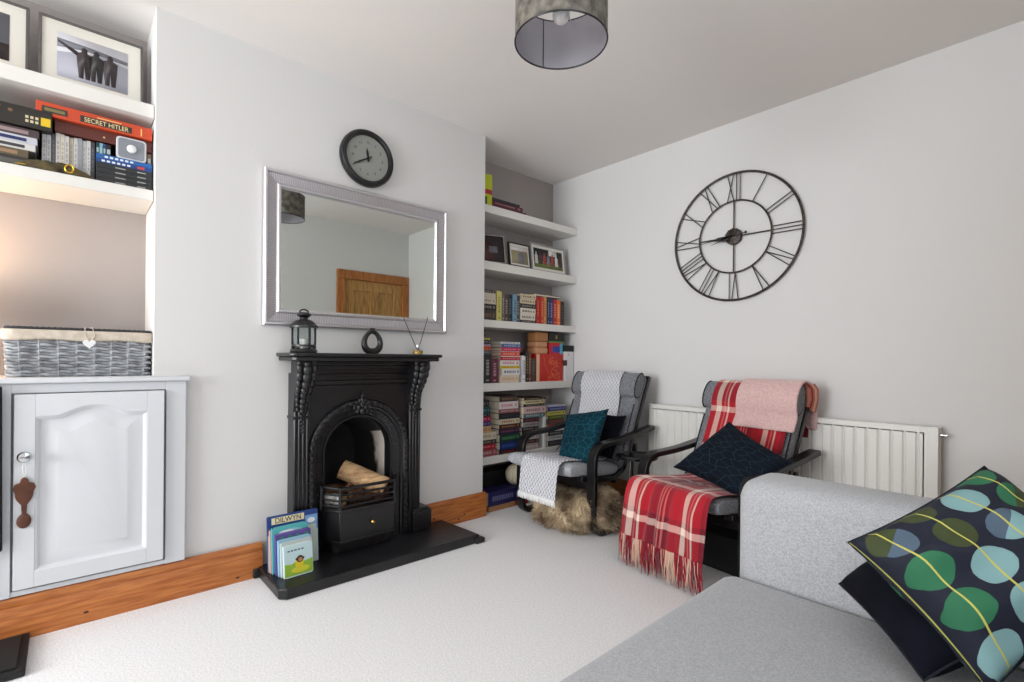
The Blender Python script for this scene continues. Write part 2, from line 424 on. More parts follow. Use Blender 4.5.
# ------------------------------------------------------------------ room shell
XC, XA, XO = -2.638, -2.97, 0.16      # chimney face, alcove backs, opposite wall
YB, YW, H = 3.138, -3.9, 2.587       # far wall, window wall, ceiling
YL, YR = 0.283, 2.115                 # chimney breast edges
struct(MB().box(XA-0.2, YW-0.1, -0.1, XO+0.1, YB+0.1, 0).build('floor', M['carpet']))
struct(MB().box(XA-0.2, YW-0.1, H, XO+0.1, YB+0.1, H+0.1).build('ceiling', M['ceil']))
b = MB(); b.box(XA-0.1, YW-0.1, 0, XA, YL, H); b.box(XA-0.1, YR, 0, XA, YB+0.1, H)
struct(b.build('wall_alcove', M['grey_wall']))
b = MB()
for q in ((YL, 0, 0.965, H), (1.455, 0, YR, H), (0.965, 0.83, 1.455, H)): b.box(XA-0.1, q[0], q[1], XC, q[2], q[3])
struct(b.build('wall_chimney', M['wall']))
struct(MB().box(XA, YB, 0, XO+0.1, YB+0.1, H).build('wall_far', M['wall']))
b = MB()
for q in ((YW-.1, 0, -.02, H), (1.22, 0, 2.32, H), (-.02, 0, 1.22, 1.03), (-.02, 2.21, 1.22, H)): b.box(XO, q[0], q[1], XO+.1, q[2], q[3])
b.box(XO, 3.08, 0, XO+0.1, YB, H); b.box(XO, 2.32, 2.0, XO+0.1, 3.08, H)
struct(b.build('wall_opposite', M['wall']))
wf = MB()
for y in (-.02, .575, 1.17): wf.box(XO+.03, y, 1.03, XO+.08, y+.05, 2.21)
for z in (1.03, 1.80, 2.16): wf.box(XO+.031, -.02, z, XO+.079, 1.22, z+.05)
wf2 = struct(wf.build('added_side_window', M['white_paint'], bevel=0.004))  # made-up window, added around the side fill light
MB().box(XO+.053, -.02, 1.03, XO+.057, 1.22, 2.21).build('window_pane', M['thin_glass'], parent=wf2)
wx0, wx1, wz0, wz1 = -2.80, -0.50, 0.66, 2.38
b = MB(); b.box(XA-0.1, YW-0.1, 0, wx0, YW, H); b.box(wx1, YW-0.1, 0, XO+0.1, YW, H); b.box(wx0, YW-0.1, 0, wx1, YW, wz0); b.box(wx0, YW-0.1, wz1, wx1, YW, H)
struct(b.build('wall_window', M['wall']))
wf = MB()
for x in (wx0, wx0+0.73, wx1-0.73-0.06, wx1-0.06): wf.box(x, YW-0.08, wz0, x+0.06, YW-0.02, wz1)
for z in (wz0, 1.75, wz1-0.06): wf.box(wx0, YW-0.08, z, wx1, YW-0.02, z+0.06)
wfo = struct(wf.build('window_1', M['white_paint'], bevel=0.004))
MB().box(wx0, YW-0.055, wz0, wx1, YW-0.05, wz1).build('window_pane', M['thin_glass'], parent=wfo)
MB().box(wx0-0.05, YW, wz0-0.04, wx1+0.05, YW+0.13, wz0-0.005).build('window_sill', M['white_paint'], parent=wfo, bevel=0.004)

# skirting boards (pine with moulded top)
def skirt_prof(x, s=1):     # (x,z) profile, wall at x, board grows by s
    return [(x,0),(x+s*.022,0),(x+s*.022,.118),(x+s*.016,.126),(x+s*.019,.134),(x+s*.019,.148),(x+s*.012,.160),(x,.164)]
def skirt_y(name, xw, y0, y1, s=1, knots=0):
    b = MB(); b.prism([(p[0], p[1]) for p in skirt_prof(xw, s)], y0, y1, 'y')
    if knots:
        b.mi = 1
        for k in range(knots):
            y = y0+(y1-y0)*random.random(); z = random.uniform(.02,.1)
            b.lathe([(0.0001,0),(.006,.0006),(.0001,.0012)], (xw+s*.0215, y, z), 10, 'x', (1.4,.8))
    return struct(b.build(name, [M['pine'], M['knot']]))
skirt_y('baseboard_left', -2.628, YW, 0.72, 1, 14)
skirt_y('baseboard_chimney', -2.64, 1.62, 2.135, 1, 3)
b = MB(); b.prism([(p[0], p[1]) for p in skirt_prof(2.113, 1)], XA, -2.62, 'x'); struct(b.build('baseboard_chimney_return', M['pine_x']))
def skirt_x(name, yw, x0, x1, s=-1):
    b = MB(); b.prism([(p[0], p[1]) for p in skirt_prof(yw, s)], x0, x1, 'x'); return struct(b.build(name, M['pine_x']))
skirt_x('baseboard_far', YB, XA, XO)
skirt_y('baseboard_opposite', XO, YW, 2.22, -1)
skirt_x('baseboard_window', YW, XA, XO, 1)

# pine door on the opposite wall (seen in the mirror)
b = MB()
b.box(XO-0.02, 2.23, 0, XO+0.02, 2.33, 1.96); b.box(XO-0.02, 3.05, 0, XO+0.02, 3.135, 1.96); b.box(XO-0.022, 2.2301, 1.9601, XO+0.0195, 3.134, 2.061)
d = struct(b.build('door_1', M['pine_v'], bevel=0.006))
b = MB(); b.box(XO+0.02, 2.33, 0.005, XO+0.06, 3.05, 1.96)
for y0, y1 in ((2.33, 2.44), (2.64, 2.74), (2.94, 3.05)): b.box(XO+0.005, y0, 0.005, XO+0.025, y1, 1.96)
for z0, z1 in ((0.005, 0.2), (0.85, 1.05), (1.84, 1.96)): b.box(XO+0.004, 2.33, z0, XO+0.025, 3.05, z1)
b.build('door_leaf', mat('golden_pine', (150,104,48), 0.4, col2=(198,150,84), scale=6, stretch=(14,14,1.2), detail=5), parent=d, bevel=0.005)
MB().lathe([(0.0001,-.07),(.02,-.068),(.027,-.055),(.02,-.04),(.009,-.03),(.009,0),(.024,.002),(.024,.008),(.0001,.01)], (XO, 2.40, 1.0), 20, 'x').build('door_knob', M['brass'], parent=d)

# alcove shelves: thick floating boards
def shelf(z0, z1, y0, y1, xf, label, name='floating_shelf', group=None):
    o = MB().box(XA+.001, y0+.002, z0, xf, y1-.002, z1).build(name, M['shelf'], origin=(XA, (y0+y1)/2, z0), bevel=0.003)
    return tag(o, label, 'shelf', group)
gs = 'white floating shelves in the right alcove'
shelf(2.095, 2.150, 2.115, YB, -2.690, 'topmost white floating shelf in the alcove right of the chimney breast', group=gs)
shelf(1.697, 1.757, 2.115, YB, -2.695, 'white alcove shelf carrying three photo frames, right of the chimney breast', group=gs)
shelf(1.292, 1.345, 2.115, YB, -2.695, 'white alcove shelf carrying mostly upright books, below the photo frames', group=gs)
shelf(0.840, 0.897, 2.115, YB, -2.695, 'white alcove shelf carrying a big red book and a white file', group=gs)
shelf(0.325, 0.378, 2.115, YB, -2.695, 'lowest white alcove shelf, carrying four high piles of books', group=gs)
gl = 'white shelves in the left alcove'
shelf(2.113, 2.172, -1.30, YL, -2.675, 'upper white shelf at top left with a snow photo frame on it', group=gl)
shelf(1.750, 1.797, -1.30, YL, -2.675, 'lower white shelf at left holding board games and discs', group=gl)

# ------------------------------------------------------------------ cabinet in the left alcove
cab = thing('cabinet', 'white painted cupboard with arched panel door filling the left alcove', 'cabinet', (-2.78, -0.3, 0.164))
CX = -2.606
b = MB()
b.box(XA+.001, -1.30, 0.166, -2.64, YL-.001, 0.955)
for q in ((0.325, 0.398), (-0.205, -0.150), (-0.70, -0.64), (-1.30, -1.22)):
    b.box(-2.637, q[0], 0.166, CX, q[1], 0.962)
b.box(-2.636, -1.22, 0.925, CX-.0008, 0.325, 0.961)
b.box(-2.637, -1.22, 0.166, CX-0.004, 0.325, 0.185)
b.build('carcass', M['white_paint'], parent=cab, bevel=0.002)
b = MB(); b.box(XA+.001, -1.30, 0.962, -2.64, YL-.001, 0.984); b.box(-2.64, -1.30, 0.962, -2.585, 0.412, 0.984)
b.build('top_board', M['white_paint'], parent=cab, bevel=0.005, seg=3)
def arch_line(y0, y1, z, h, n=24):
    out = []
    for i in range(n+1):
        t = i/n; y = y0+(y1-y0)*t; s = 0
        if 0.18 < t < 0.82: s = math.sin((t-.18)/.64*PI)**1.15
        out.append((y, z+h*s))
    return out
def door(y0, y1, dark=False):
    z0, z1 = 0.195, 0.922
    b = MB(); xf = CX+0.018
    top = arch_line(y0+.058, y1-.058, z1-.085, .036)
    # frame of the door: bottom, sides and the arched top rail
    b.box(CX, y0, z0, xf, y0+.058, z1); b.box(CX, y1-.058, z0, xf, y1, z1); b.box(CX, y0+.058, z0, xf, y1-.058, z0+.06)
    b.prism([(y0+.058, z1)]+top+[(y1-.058, z1)], CX, xf, 'x')
    # sloped moulding ring and raised field
    def loop(i, x):
        t2 = arch_line(y0+.058+i, y1-.058-i, z1-.085-i*1.0, .036)
        return [(x, y0+.058+i, z0+.06+i)]+[(x, p[0], p[1]) for p in t2]+[(x, y1-.058-i, z0+.06+i)]
    loops = [loop(0, xf), loop(.006, xf-.003), loop(.014, xf-.013), loop(.030, xf-.014), loop(.062, xf-.003), loop(.068, xf-.002)]
    V = [[b.bm.verts.new(p) for p in L] for L in loops]
    for A, B in zip(V, V[1:]):
        n = len(A)
        for k in range(n): b.f([A[k], A[(k+1) % n], B[(k+1) % n], B[k]])
    b.f(V[-1])
    return b
dr = door(-0.142, 0.316).build('door', M['white_paint'], parent=cab, bevel=0.0015, angle=25)
MB().lathe([(.0001,0),(.012,.001),(.008,.008),(.007,.018),(.018,.024),(.021,.032),(.016,.041),(.0001,.045)], (CX+.018, -0.112, 0.693), 20, 'x').build('knob', M['chrome'], parent=dr)
dr2 = door(-0.632, -0.213).build('door', M['white_paint'], parent=cab, bevel=0.0015, angle=25)
MB().lathe([(.0001,0),(.012,.001),(.008,.008),(.007,.018),(.018,.024),(.021,.032),(.016,.041),(.0001,.045)], (CX+.018, -0.60, 0.693), 20, 'x').build('knob', M['chrome'], parent=dr2)
dr3 = door(-1.212, -0.708).build('door', M['white_paint'], parent=cab, bevel=0.0015, angle=25)
# dark hanging strip at the left frame edge in front of the next door
b = MB(); b.prism([(-0.300, 0.355), (-0.168, 0.355), (-0.172, 0.955), (-0.30, 0.955)], -2.584, -2.566, 'x')
tag(b.build('black_strip', cm((20,20,24), .8), origin=(-2.575, -0.24, 0.335), bevel=0.006), 'narrow black hanging strip against the cupboard at the left frame edge', 'bag')

# love spoon
sp = thing('wooden_spoon', 'carved dark brown wooden love spoon hanging from the cupboard door knob', 'spoon', (-2.572, -0.113, 0.43))
b = MB(); X0, X1 = -2.585, -2.577
top = [(-.012,.165),(-.026,.160),(-.032,.145),(-.026,.130),(-.024,.112),(-.018,.098),(-.008,.082),(-.006,.045),(.006,.045),(.008,.082),(.018,.098),(.024,.112),(.026,.130),(.032,.145),(.026,.160),(.012,.165),(.010,.176),(.004,.184),(-.004,.184),(-.010,.176)]
b.prism([(-0.113+p[0], .43+p[1]) for p in top], X0, X1, 'x')
b.build('handle', M['spoon'], parent=sp, bevel=0.002)
MB().sphere((-2.580, -0.113, .452), 0.024, .25, .85, 1.15, 16).build('bowl', M['spoon'], parent=sp)
MB().tube([(-2.583,-0.115,.61),(-2.572,-0.118,.65),(-2.560,-0.113,.690),(-2.572,-0.108,.65),(-2.583,-0.111,.61)], 0.0012, 6).build('string', M['white'], parent=sp)

# wicker basket
bk = thing('wicker_basket', 'grey wicker storage basket with cream liner on top of the white cupboard', 'basket', (-2.80, 0.055, 0.985))
by0, by1, bx0, bx1 = -0.168, 0.270, -2.93, -2.690
def rr_path(x0, y0, x1, y1, r, n):
    # rounded rectangle sampled evenly
    segs = []; P = []
    L = [(x1-r, y0), (x1, y0+r), (x1, y1-r), (x1-r, y1), (x0+r, y1), (x0, y1-r), (x0, y0+r), (x0+r, y0)]
    cs = [(x1-r, y0+r, -90), (x1-r, y1-r, 0), (x0+r, y1-r, 90), (x0+r, y0+r, 180)]
    for cx, cy, a0 in cs:
        for k in range(7):
            a = R_(a0+90*k/6); P.append((cx+r*math.cos(a), cy+r*math.sin(a)))
    # resample
    P.append(P[0]); D = [0]
    for a, c in zip(P, P[1:]): D.append(D[-1]+math.hypot(c[0]-a[0], c[1]-a[1]))
    out = []; j = 0
    for i in range(n):
        t = D[-1]*i/n
        while D[j+1] < t: j += 1
        q = (t-D[j])/max(D[j+1]-D[j], 1e-9); out.append((P[j][0]+(P[j+1][0]-P[j][0])*q, P[j][1]+(P[j+1][1]-P[j][1])*q))
    return out
N = 216; base = rr_path(bx0, by0, bx1, by1, .03, N); cxm, cym = (bx0+bx1)/2, (by0+by1)/2
b = MB()
for row in range(12):
    z = .992+row*.0118; g = 1+.03*(row/12)
    pts = []
    for i, (x, y) in enumerate(base):
        x2 = cxm+(x-cxm)*g; y2 = cym+(y-cym)*g
        dx, dy = x-cxm, y-cym
        # outward normal approximated by nearest side
        nx, ny = (1 if x > bx1-.03 else -1 if x < bx0+.03 else 0), (1 if y > by1-.03 else -1 if y < by0+.03 else 0)
        a = .0050*math.sin(i/N*2*PI*12+(PI if row % 2 else 0))
        pts.append((x2+nx*a, y2+ny*a, z+.002*math.sin(i*.7)))
    b.tube(pts, .0056, 6, True)
for i in range(0, N, 9):
    x, y = base[i]; b.tube([(x, y, .986), (cxm+(x-cxm)*1.045, cym+(y-cym)*1.03, 1.15)], .0052, 6)
inner = rr_path(bx0+.008, by0+.008, bx1-.008, by1-.008, .03, 60)
b.prism(inner, .986, .995, 'z')
b.build('weave', [M['wicker'], M['wicker_dark']], parent=bk)
b = MB()
rim = rr_path(bx0-.006, by0-.006, bx1+.006, by1+.006, .035, 150)
for s_ in (0, 1):
    b.tube([(x, y, 1.174+.003*math.sin(i/150*2*PI*40+s_*PI)) for i, (x, y) in enumerate(rim)], .0062, 6, True)
b.build('rim', M['wicker_dark'], parent=bk)
b = MB(); lp = rr_path(bx0-.010, by0-.010, bx1+.010, by1+.010, .038, 120)
def lf(u, v):
    i = int(round(u*120)) % 120; x, y = lp[i]; wob = .0018*math.sin(i*.9)
    o = 1.035+.01*(1-abs(v-.5)*2)
    return (cxm+(x-cxm)*(o+wob+.03), cym+(y-cym)*(o+wob), 1.170-.040*v-.003*math.sin(i*.35)*v)
b.grid(lf, 120, 4, closeu=True); b.build('liner', M['linen'], parent=bk, solid=.002)
b = MB(); hz, hy = 1.118, 0.070
hp = []
for k in range(40):
    t = 2*PI*k/40; hp.append((hy+.0013*16*math.sin(t)**3, hz+.0013*(13*math.cos(t)-5*math.cos(2*t)-2*math.cos(3*t)-math.cos(4*t))))
b.prism(hp, -2.668, -2.662, 'x'); b.build('heart_tag', M['white'], parent=bk, bevel=.001)
MB().tube([(-2.668,.070,1.13),(-2.668,.058,1.15),(-2.674,.056,1.184),(-2.70,.066,1.184),(-2.674,.080,1.184),(-2.668,.088,1.15),(-2.668,.074,1.13)], .0016, 6).build('ribbon', M['linen'], parent=bk)

# table lamp standing further along the cupboard (throws the warm glow)
tl = thing('table_lamp', 'small lit table lamp with warm shade at the far left on the cupboard', 'lamp', (-2.80, -0.40, 0.984))
MB().lathe([(.0001,0),(.075,0),(.078,.012),(.03,.03),(.05,.07),(.055,.11),(.02,.17),(.01,.20),(.01,.26)], (-2.80,-0.40,.9845), 28).build('base', cm((150,100,60), .4), parent=tl)
sm = mat('warm_lamp_shade', (240,205,150), .8); bb = sm.node_tree.nodes['Principled BSDF']; bb.inputs['Emission Color'].default_value = (1,.62,.28,1); bb.inputs['Emission Strength'].default_value = 1.5
MB().lathe_open([(.10,.22),(.075,.40)], (-2.80,-0.40,.984), 32).build('lamp_shade', sm, parent=tl, solid=.002)
pl = bpy.data.lights.new('lamp_light', 'POINT'); pl.energy = 6.0; pl.color = (1,.74,.48); pl.shadow_soft_size = .05
po = bpy.data.objects.new('lamp_light', pl); po.location = (-2.80,-0.40,1.372); C.objects.link(po)

# black flat thing on floor at left
b = MB(); b.box(-2.60, -0.45, 0.002, -2.30, -0.095, 0.026); b.box(-2.58, -0.43, 0.026, -2.32, -0.115, 0.034)
tag(b.build('door_mat', cm((16,16,18), .7), origin=(-2.45,-.28,0), bevel=.004), 'black flat mat on the carpet by the cupboard, bottom left corner', 'mat')

# ------------------------------------------------------------------ photo frames
def frame(name, label, w, h, loc, rz, tilt, fcol, mat_w, pic, border=.012, depth=.018, matcol=(226,222,212), group=None):
    """frame standing at loc (bottom centre), facing +x rotated by rz, leaning back by tilt"""
    t = thing(name, label, 'photo frame', loc, group)
    RM = Matrix.Rotation(rz, 4, 'Z') @ Matrix.Rotation(-tilt, 4, 'Y')
    def part(nm, b, mt, **k):
        b.bm.transform(RM); return b.build(nm, mt, parent=t, local=True, **k)
    b = MB()
    for q in ((-w/2, 0, w/2, border), (-w/2, h-border, w/2, h), (-w/2, border, -w/2+border, h-border), (w/2-border, border, w/2, h-border)):
        b.box(0, q[0], q[1], depth, q[2], q[3])
    b.box(0, -w/2+border, border, .003, w/2-border, h-border)
    b.box(-.004-.0, -.03, 0.0, 0, .03, h*.6)
    part('frame', b, cm(fcol, .4), bevel=.0015)
    part('mount', MB().box(.003, -w/2+border, border, depth-.006, w/2-border, h-border), cm(matcol, .8))
    b = MB(); pic(b, w-2*border-2*mat_w, h-2*border-2*mat_w, border+mat_w, depth-.0055)
    part('photograph', b, PICM, angle=180)
    return t
PICM = [cm((176,176,188)), cm((212,212,218)), cm((66,56,58)), cm((54,50,52)), cm((104,122,60)), cm((40,42,40)), cm((168,60,64)), cm((220,214,210)), cm((120,120,128)), cm((150,140,110)), cm((84,52,54))]
def pbox(b, mi, y0, z0, y1, z1, x, d=.0006):
    b.mi = mi; b.box(x, y0, z0, x+d, y1, z1)
def snow(b, w, h, z, x):
    pbox(b, 1, -w/2, z, w/2, z+h, x)
    b.mi = 0; b.prism([(-w/2, z), (w/2, z), (w/2, z+h*.62), (w*.2, z+h*.72), (0, z+h*.7), (-w/2, z+h*.55)], x+.0006, x+.0009, 'x')
    b.mi = 8; b.prism([(-w/2, z+h*.66), (-w*.1, z+h*.74), (w/2, z+h*.70), (w/2, z+h*.78), (0, z+h*.84), (-w/2, z+h*.86)], x+.0007, x+.0011, 'x')
    for k, cy in enumerate((-.13, .04, .24)):
        c = cy*w; hh = h*.70; s = h*.10; z0 = z+h*.08; X = x+.0012
        b.mi = 2+(k % 2); 
        b.prism([(c-s*.9, z0), (c-s*.15, z0), (c, z0+hh*.4), (c+s*.2, z0), (c+s*.95, z0), (c+s*1.2, z0+hh*.45), (c+s*1.35, z0+hh*.80), (c+s*.5, z0+hh*.86), (c+s*.5, z0+hh*.98), (c, z0+hh*1.04), (c-s*.5, z0+hh*.98), (c-s*.5, z0+hh*.86), (c-s*1.35, z0+hh*.80), (c-s*1.2, z0+hh*.45)], X, X+.0004, 'x')
        if k == 0: b.prism([(c-s*1.2, z0+hh*.70), (c-s*4.3, z0+hh*.98), (c-s*4.3, z0+hh*1.05), (c-s*1.1, z0+hh*.84)], X, X+.0004, 'x')
def group_pic(b, w, h, z, x):
    pbox(b, 5, -w/2, z+h*.35, w/2, z+h, x); pbox(b, 4, -w/2, z, w/2, z+h*.35, x)
    pbox(b, 7, w*.02, z+h*.7, w*.3, z+h, x+.0005)
    for k in range(7):
        c = (-.42+k*.14)*w; b.mi = (7, 2, 6, 8, 6, 7, 10)[k]
        b.prism([(c-.05*w, z+h*.18), (c+.05*w, z+h*.18), (c+.055*w, z+h*.6), (c+.02*w, z+h*.68), (c+.02*w, z+h*.8), (c-.02*w, z+h*.8), (c-.02*w, z+h*.68), (c-.055*w, z+h*.6)], x+.0011, x+.0014, 'x')
def couple_pic(b, w, h, z, x):
    pbox(b, 9, -w/2, z, w/2, z+h, x); pbox(b, 7, -w/2, z+h*.75, w/2, z+h, x+.0005)
    b.mi = 8; b.prism([(-.12*w, z+.05*h), (.22*w, z+.05*h), (.26*w, z+.5*h), (.12*w, z+.72*h), (-.08*w, z+.6*h)], x+.0011, x+.0014, 'x')
def dark_pic(b, w, h, z, x):
    pbox(b, 2, -w/2, z, w/2, z+h, x); pbox(b, 10, -w*.3, z, w*.2, z+h*.7, x+.0005); pbox(b, 8, w*.05, z+h*.35, w*.3, z+h*.6, x+.0009)
def sky_pic(b, w, h, z, x):
    pbox(b, 8, -w/2, z, w/2, z+h, x); pbox(b, 2, -w/2, z, w/2, z+h*.35, x+.0005)
frame('photo_frame', 'large white mounted frame with snowy photo of three people, upper left shelf', .345, .305, (-2.80, .080, 2.174), 0, .10, (92,88,86), .046, snow, .010)
frame('photo_frame', 'white mounted photo frame cut by the left edge, beside the snow photo', .345, .305, (-2.80, -.292, 2.174), 0, .10, (92,88,86), .046, sky_pic, .010)
frame('photo_frame', 'silver edged frame with wedding group photo, rightmost on the second right shelf', .40, .225, (-2.765, 2.875, 1.7585), .0, .12, (150,148,148), .022, group_pic, .014)
frame('photo_frame', 'small black frame with couple photo, middle of three on right shelf', .215, .182, (-2.735, 2.530, 1.7585), .0, .13, (26,25,25), .014, couple_pic, .010)
frame('photo_frame', 'grey wooden frame with dark photo leaning at the chimney side', .30, .24, (-2.80, 2.275, 1.7585), -.35, .22, (128,122,118), .004, dark_pic, .014)

# ------------------------------------------------------------------ books
W_, K_ = (230,228,220), (22,22,24)
def book(label, y0, y1, z0, z1, xf, dp, col, tcol=(220,215,200), lying=False, pages_out=False, cat='book', name='book', group=None, band=None, grain=True):
    """a book: boards, spine and page block; spine (or fore-edge) faces +x"""
    b = MB(); t = .0025; xb = xf-dp
    tcol = tuple(int(.45*a+.55*c) for a, c in zip(col, tcol))
    if lying:
        b.box(xb, y0, z0, xf, y1, z0+t); b.box(xb, y0, z1-t, xf, y1, z1)
        if pages_out:
            b.mi = 1; b.box(xb+.003, y0+.003, z0+t, xf-.004, y1-.003, z1-t)
        else:
            b.box(xf-t, y0, z0+t, xf, y1, z1-t); b.mi = 1; b.box(xb+.003, y0+.003, z0+t, xf-t, y1-.003, z1-t)
            L = y1-y0; T = z1-z0; b.mi = 2
            y = y0+L*.12; k = 0
            while y < y0+L*.72 and T > .012:
                s = random.uniform(.008,.022); b.box(xf, y, z0+T*.33, xf+.0006, min(y+s, y0+L*.75), z0+T*.68); y += s+.006; k += 1
            b.box(xf, y0+L*.84, z0+T*.3, xf+.0006, y0+L*.92, z0+T*.7)
    else:
        b.box(xb, y0, z0, xf, y0+t, z1); b.box(xb, y1-t, z0, xf, y1, z1)
        if pages_out:
            b.mi = 1; b.box(xb+.003, y0+t, z0+.003, xf-.004, y1-t, z1-.003)
        else:
            b.box(xf-t, y0+t, z0, xf, y1-t, z1); b.mi = 1; b.box(xb+.003, y0+t, z0+.003, xf-t, y1-t, z1-.003)
            L = z1-z0; T = y1-y0; b.mi = 2; z = z0+L*.28
            while z < z0+L*.82 and T > .010:
                s = random.uniform(.008,.02); b.box(xf, y0+T*.3, z, xf+.0006, y0+T*.7, min(z+s, z0+L*.85)); z += s+.006
            b.box(xf, y0+T*.3, z0+L*.07, xf+.0006, y0+T*.7, z0+L*.13)
    if band:
        b.mi = 3
        if lying: b.box(xf, y0+.001, z0+(z1-z0)*band[0], xf+.0004, y1-.001, z0+(z1-z0)*band[1])
        else: b.box(xf, y0+.001, z0+(z1-z0)*band[0], xf+.0004, y1-.001, z0+(z1-z0)*band[1])
    o = b.build(name, [cm(col, .45), M['paper'], cm(tcol), cm(band[2]) if band else cm(tcol)], origin=((xb+xf)/2, (y0+y1)/2, z0))
    return tag(o, label, cat, group)
def standing(shelfname, z0, xf, items, start, group):
    prev = start
    for it in items:
        y0, y1, h, col, desc = it[:5]; tc = it[5] if len(it) > 5 else (220,215,200)
        po_ = it[6] if len(it) > 6 else False
        book(f"{desc} upright on the {shelfname}, right of the {prev}", y0, y1-.0012, z0+.0005, z0+h, xf-random.uniform(0,.012), .14, col, tc, pages_out=po_, group=group)
        prev = desc
def pile(pname, y0, y1, z0, xf, items, group, dp=.19, jit=.012):
    z = z0+.0005; prev = None
    for it in items:
        t, col, desc = it[:3]; tc = it[3] if len(it) > 3 else (220,215,200)
        da = it[4] if len(it) > 4 else 0; db = it[5] if len(it) > 5 else 0; po_ = it[6] if len(it) > 6 else False; bd = it[7] if len(it) > 7 else None
        lab = f"{desc} in {pname}, on the {prev}" if prev else f"{desc} at the bottom of {pname}"
        book(lab, y0+da+random.uniform(0,jit), y1+db-random.uniform(0,jit), z, z+t-.0006, xf-random.uniform(0,.015), dp-random.uniform(0,.03), col, tc, lying=True, pages_out=po_, group=group, band=bd)
        z += t; prev = desc
    return z
# top right shelf (z 2.150)
g = 'books on the top right alcove shelf'
ob = MB(); ob.box(-2.84, 2.135, 2.1505, -2.72, 2.245, 2.375); ob.mi = 1; ob.box(-2.7205, 2.136, 2.235, -2.7190, 2.244, 2.268); ob.mi = 2; ob.box(-2.7205, 2.145, 2.16, -2.7188, 2.20, 2.215)
tag(ob.build('box_file', [cm((186,196,30)), cm((170,40,40)), cm((60,80,50))], origin=(-2.78,2.19,2.15), bevel=.002), 'lime green box with a red band standing on the top right shelf', 'box')
pile('the top right shelf pile', 2.26, 2.61, 2.150, -2.74, [(.034,(92,30,50),'wide burgundy album'), (.034,(86,28,46),'second burgundy album',(200,180,170),0,-.03), (.016,(48,46,54),'thin dark grey folder',(90,90,96),0,-.06)], g)
tr = MB(); tr.lathe([(.0001,0),(.016,0),(.014,.006),(.004,.012),(.008,.022),(.0001,.028)], (-2.74, 2.82, 2.1505), 16)
tag(tr.build('trinket', M['silver'], origin=(-2.74,2.82,2.15)), 'tiny silver trinket alone on the top right shelf', 'ornament')
# third shelf (z 1.345)
g = 'books on the third right alcove shelf'
pile('the third shelf left pile', 2.12, 2.290, 1.345, -2.715, [(.070,(58,44,36),'dark brown photo book',(150,120,90)), (.045,K_,'plain black book'), (.044,(206,196,176),'cream picture book',(120,100,80)), (.035,(200,190,170),'second cream book'), (.022,(40,38,40),'dark slim book')], g, jit=.004)
standing('third right shelf', 1.345, -2.715, [
 (2.296,2.345,.215,(206,196,110),'yellow hardback',(120,110,60)), (2.346,2.372,.20,(90,104,96),'thin green-grey paperback'), (2.373,2.413,.20,(86,50,50),'maroon paperback'), (2.414,2.452,.20,(24,42,48),'black-teal paperback',(120,160,150)),
 (2.453,2.492,.205,(118,150,170),'light blue paperback',(40,60,90)), (2.493,2.523,.20,(52,56,60),'charcoal paperback')], 'left pile', g)
zt = pile('the third shelf middle pile', 2.53, 2.695, 1.345, -2.715, [(.022,(38,34,32),'black base book'), (.045,(222,214,200),'white marked book',(40,40,40)), (.045,(224,216,200),'cream marked book',(40,40,40)), (.034,(30,28,28),'dark black book'), (.036,(210,196,170),'pale tan book',(90,60,40)), (.036,(206,190,160),'second tan book',(80,60,40))], g, jit=.004)
standing('third right shelf', 1.345, -2.715, [
 (2.700,2.745,.215,(166,28,34),'red novel',(230,150,60)), (2.746,2.778,.21,(190,64,38),'rust red novel',(230,200,150)), (2.779,2.818,.215,(224,160,84),'pale orange novel',(180,60,40)), (2.819,2.850,.21,(26,40,82),'navy novel',(200,200,220)),
 (2.851,2.886,.21,(30,54,104),'royal blue novel',(220,220,230)), (2.887,2.926,.205,(178,30,34),'crimson novel',(240,220,200)), (2.927,2.972,.200,(226,110,34),'bright orange novel',(240,230,200)), (2.973,3.012,.195,(28,26,30),'slim black novel',(120,120,120))], 'tan pile', g)
book('black book lying flat across the red and navy novels, third right shelf', 2.69, 2.99, 1.562, 1.580, -2.73, .14, (34,30,34), lying=True, pages_out=True, group=g)
# fourth shelf (z .897)
g = 'books on the fourth right alcove shelf'
standing('fourth right shelf', .897, -2.715, [
 (2.125,2.185,.205,(32,26,30),'wide black novel',(210,60,50)), (2.186,2.252,.205,(28,24,28),'black white-lettered novel',(230,228,226)), (2.254,2.318,.175,(96,26,50),'plum novel',(220,200,210))], 'chimney breast', g)
pile('the fourth shelf left top pile', 2.125, 2.25, 1.103, -2.72, [(.028,(50,58,72),'slate blue book'), (.032,(226,92,36),'orange paperback',(60,40,40)), (.012,(150,140,170),'thin lilac book'), (.03,(28,28,36),'black paperback'), (.012,(200,190,40),'thin yellow book')], g, jit=.004)
b = MB(); b.sphere((-2.77, 2.19, 1.24), .032, 1, 1.2, .75, 12); b.sphere((-2.76, 2.205, 1.272), .018, 1, 1, 1.0, 10); b.tube([(-2.76,2.205,1.285),(-2.75,2.21,1.30)], .006, 6)
tag(b.build('figurine', cm((34,32,32), .5), origin=(-2.77,2.19,1.218)), 'small dark figurine on top of the fourth shelf left pile', 'ornament')
pile('the fourth shelf second pile', 2.335, 2.535, .897, -2.71, [(.055,(222,206,180),'thick cream cookbook',(200,150,110)), (.048,(226,224,222),'white diet book',(60,60,80),0,-.0), (.020,(216,196,40),'yellow banded book',(180,40,40)), (.040,(228,224,220),'white red-cornered book',(190,40,50)), (.026,(190,32,44),'bright red book',(240,220,220)), (.006,W_,'thin white booklet'), (.030,(214,70,48),'coral book',(240,220,200)), (.006,W_,'slim pale pamphlet'), (.026,(196,30,74),'magenta book',(240,210,220)), (.026,(60,90,140),'blue white book',(240,240,240)), (.016,(226,226,224),'white top booklet',(60,60,90))], g, jit=.012)
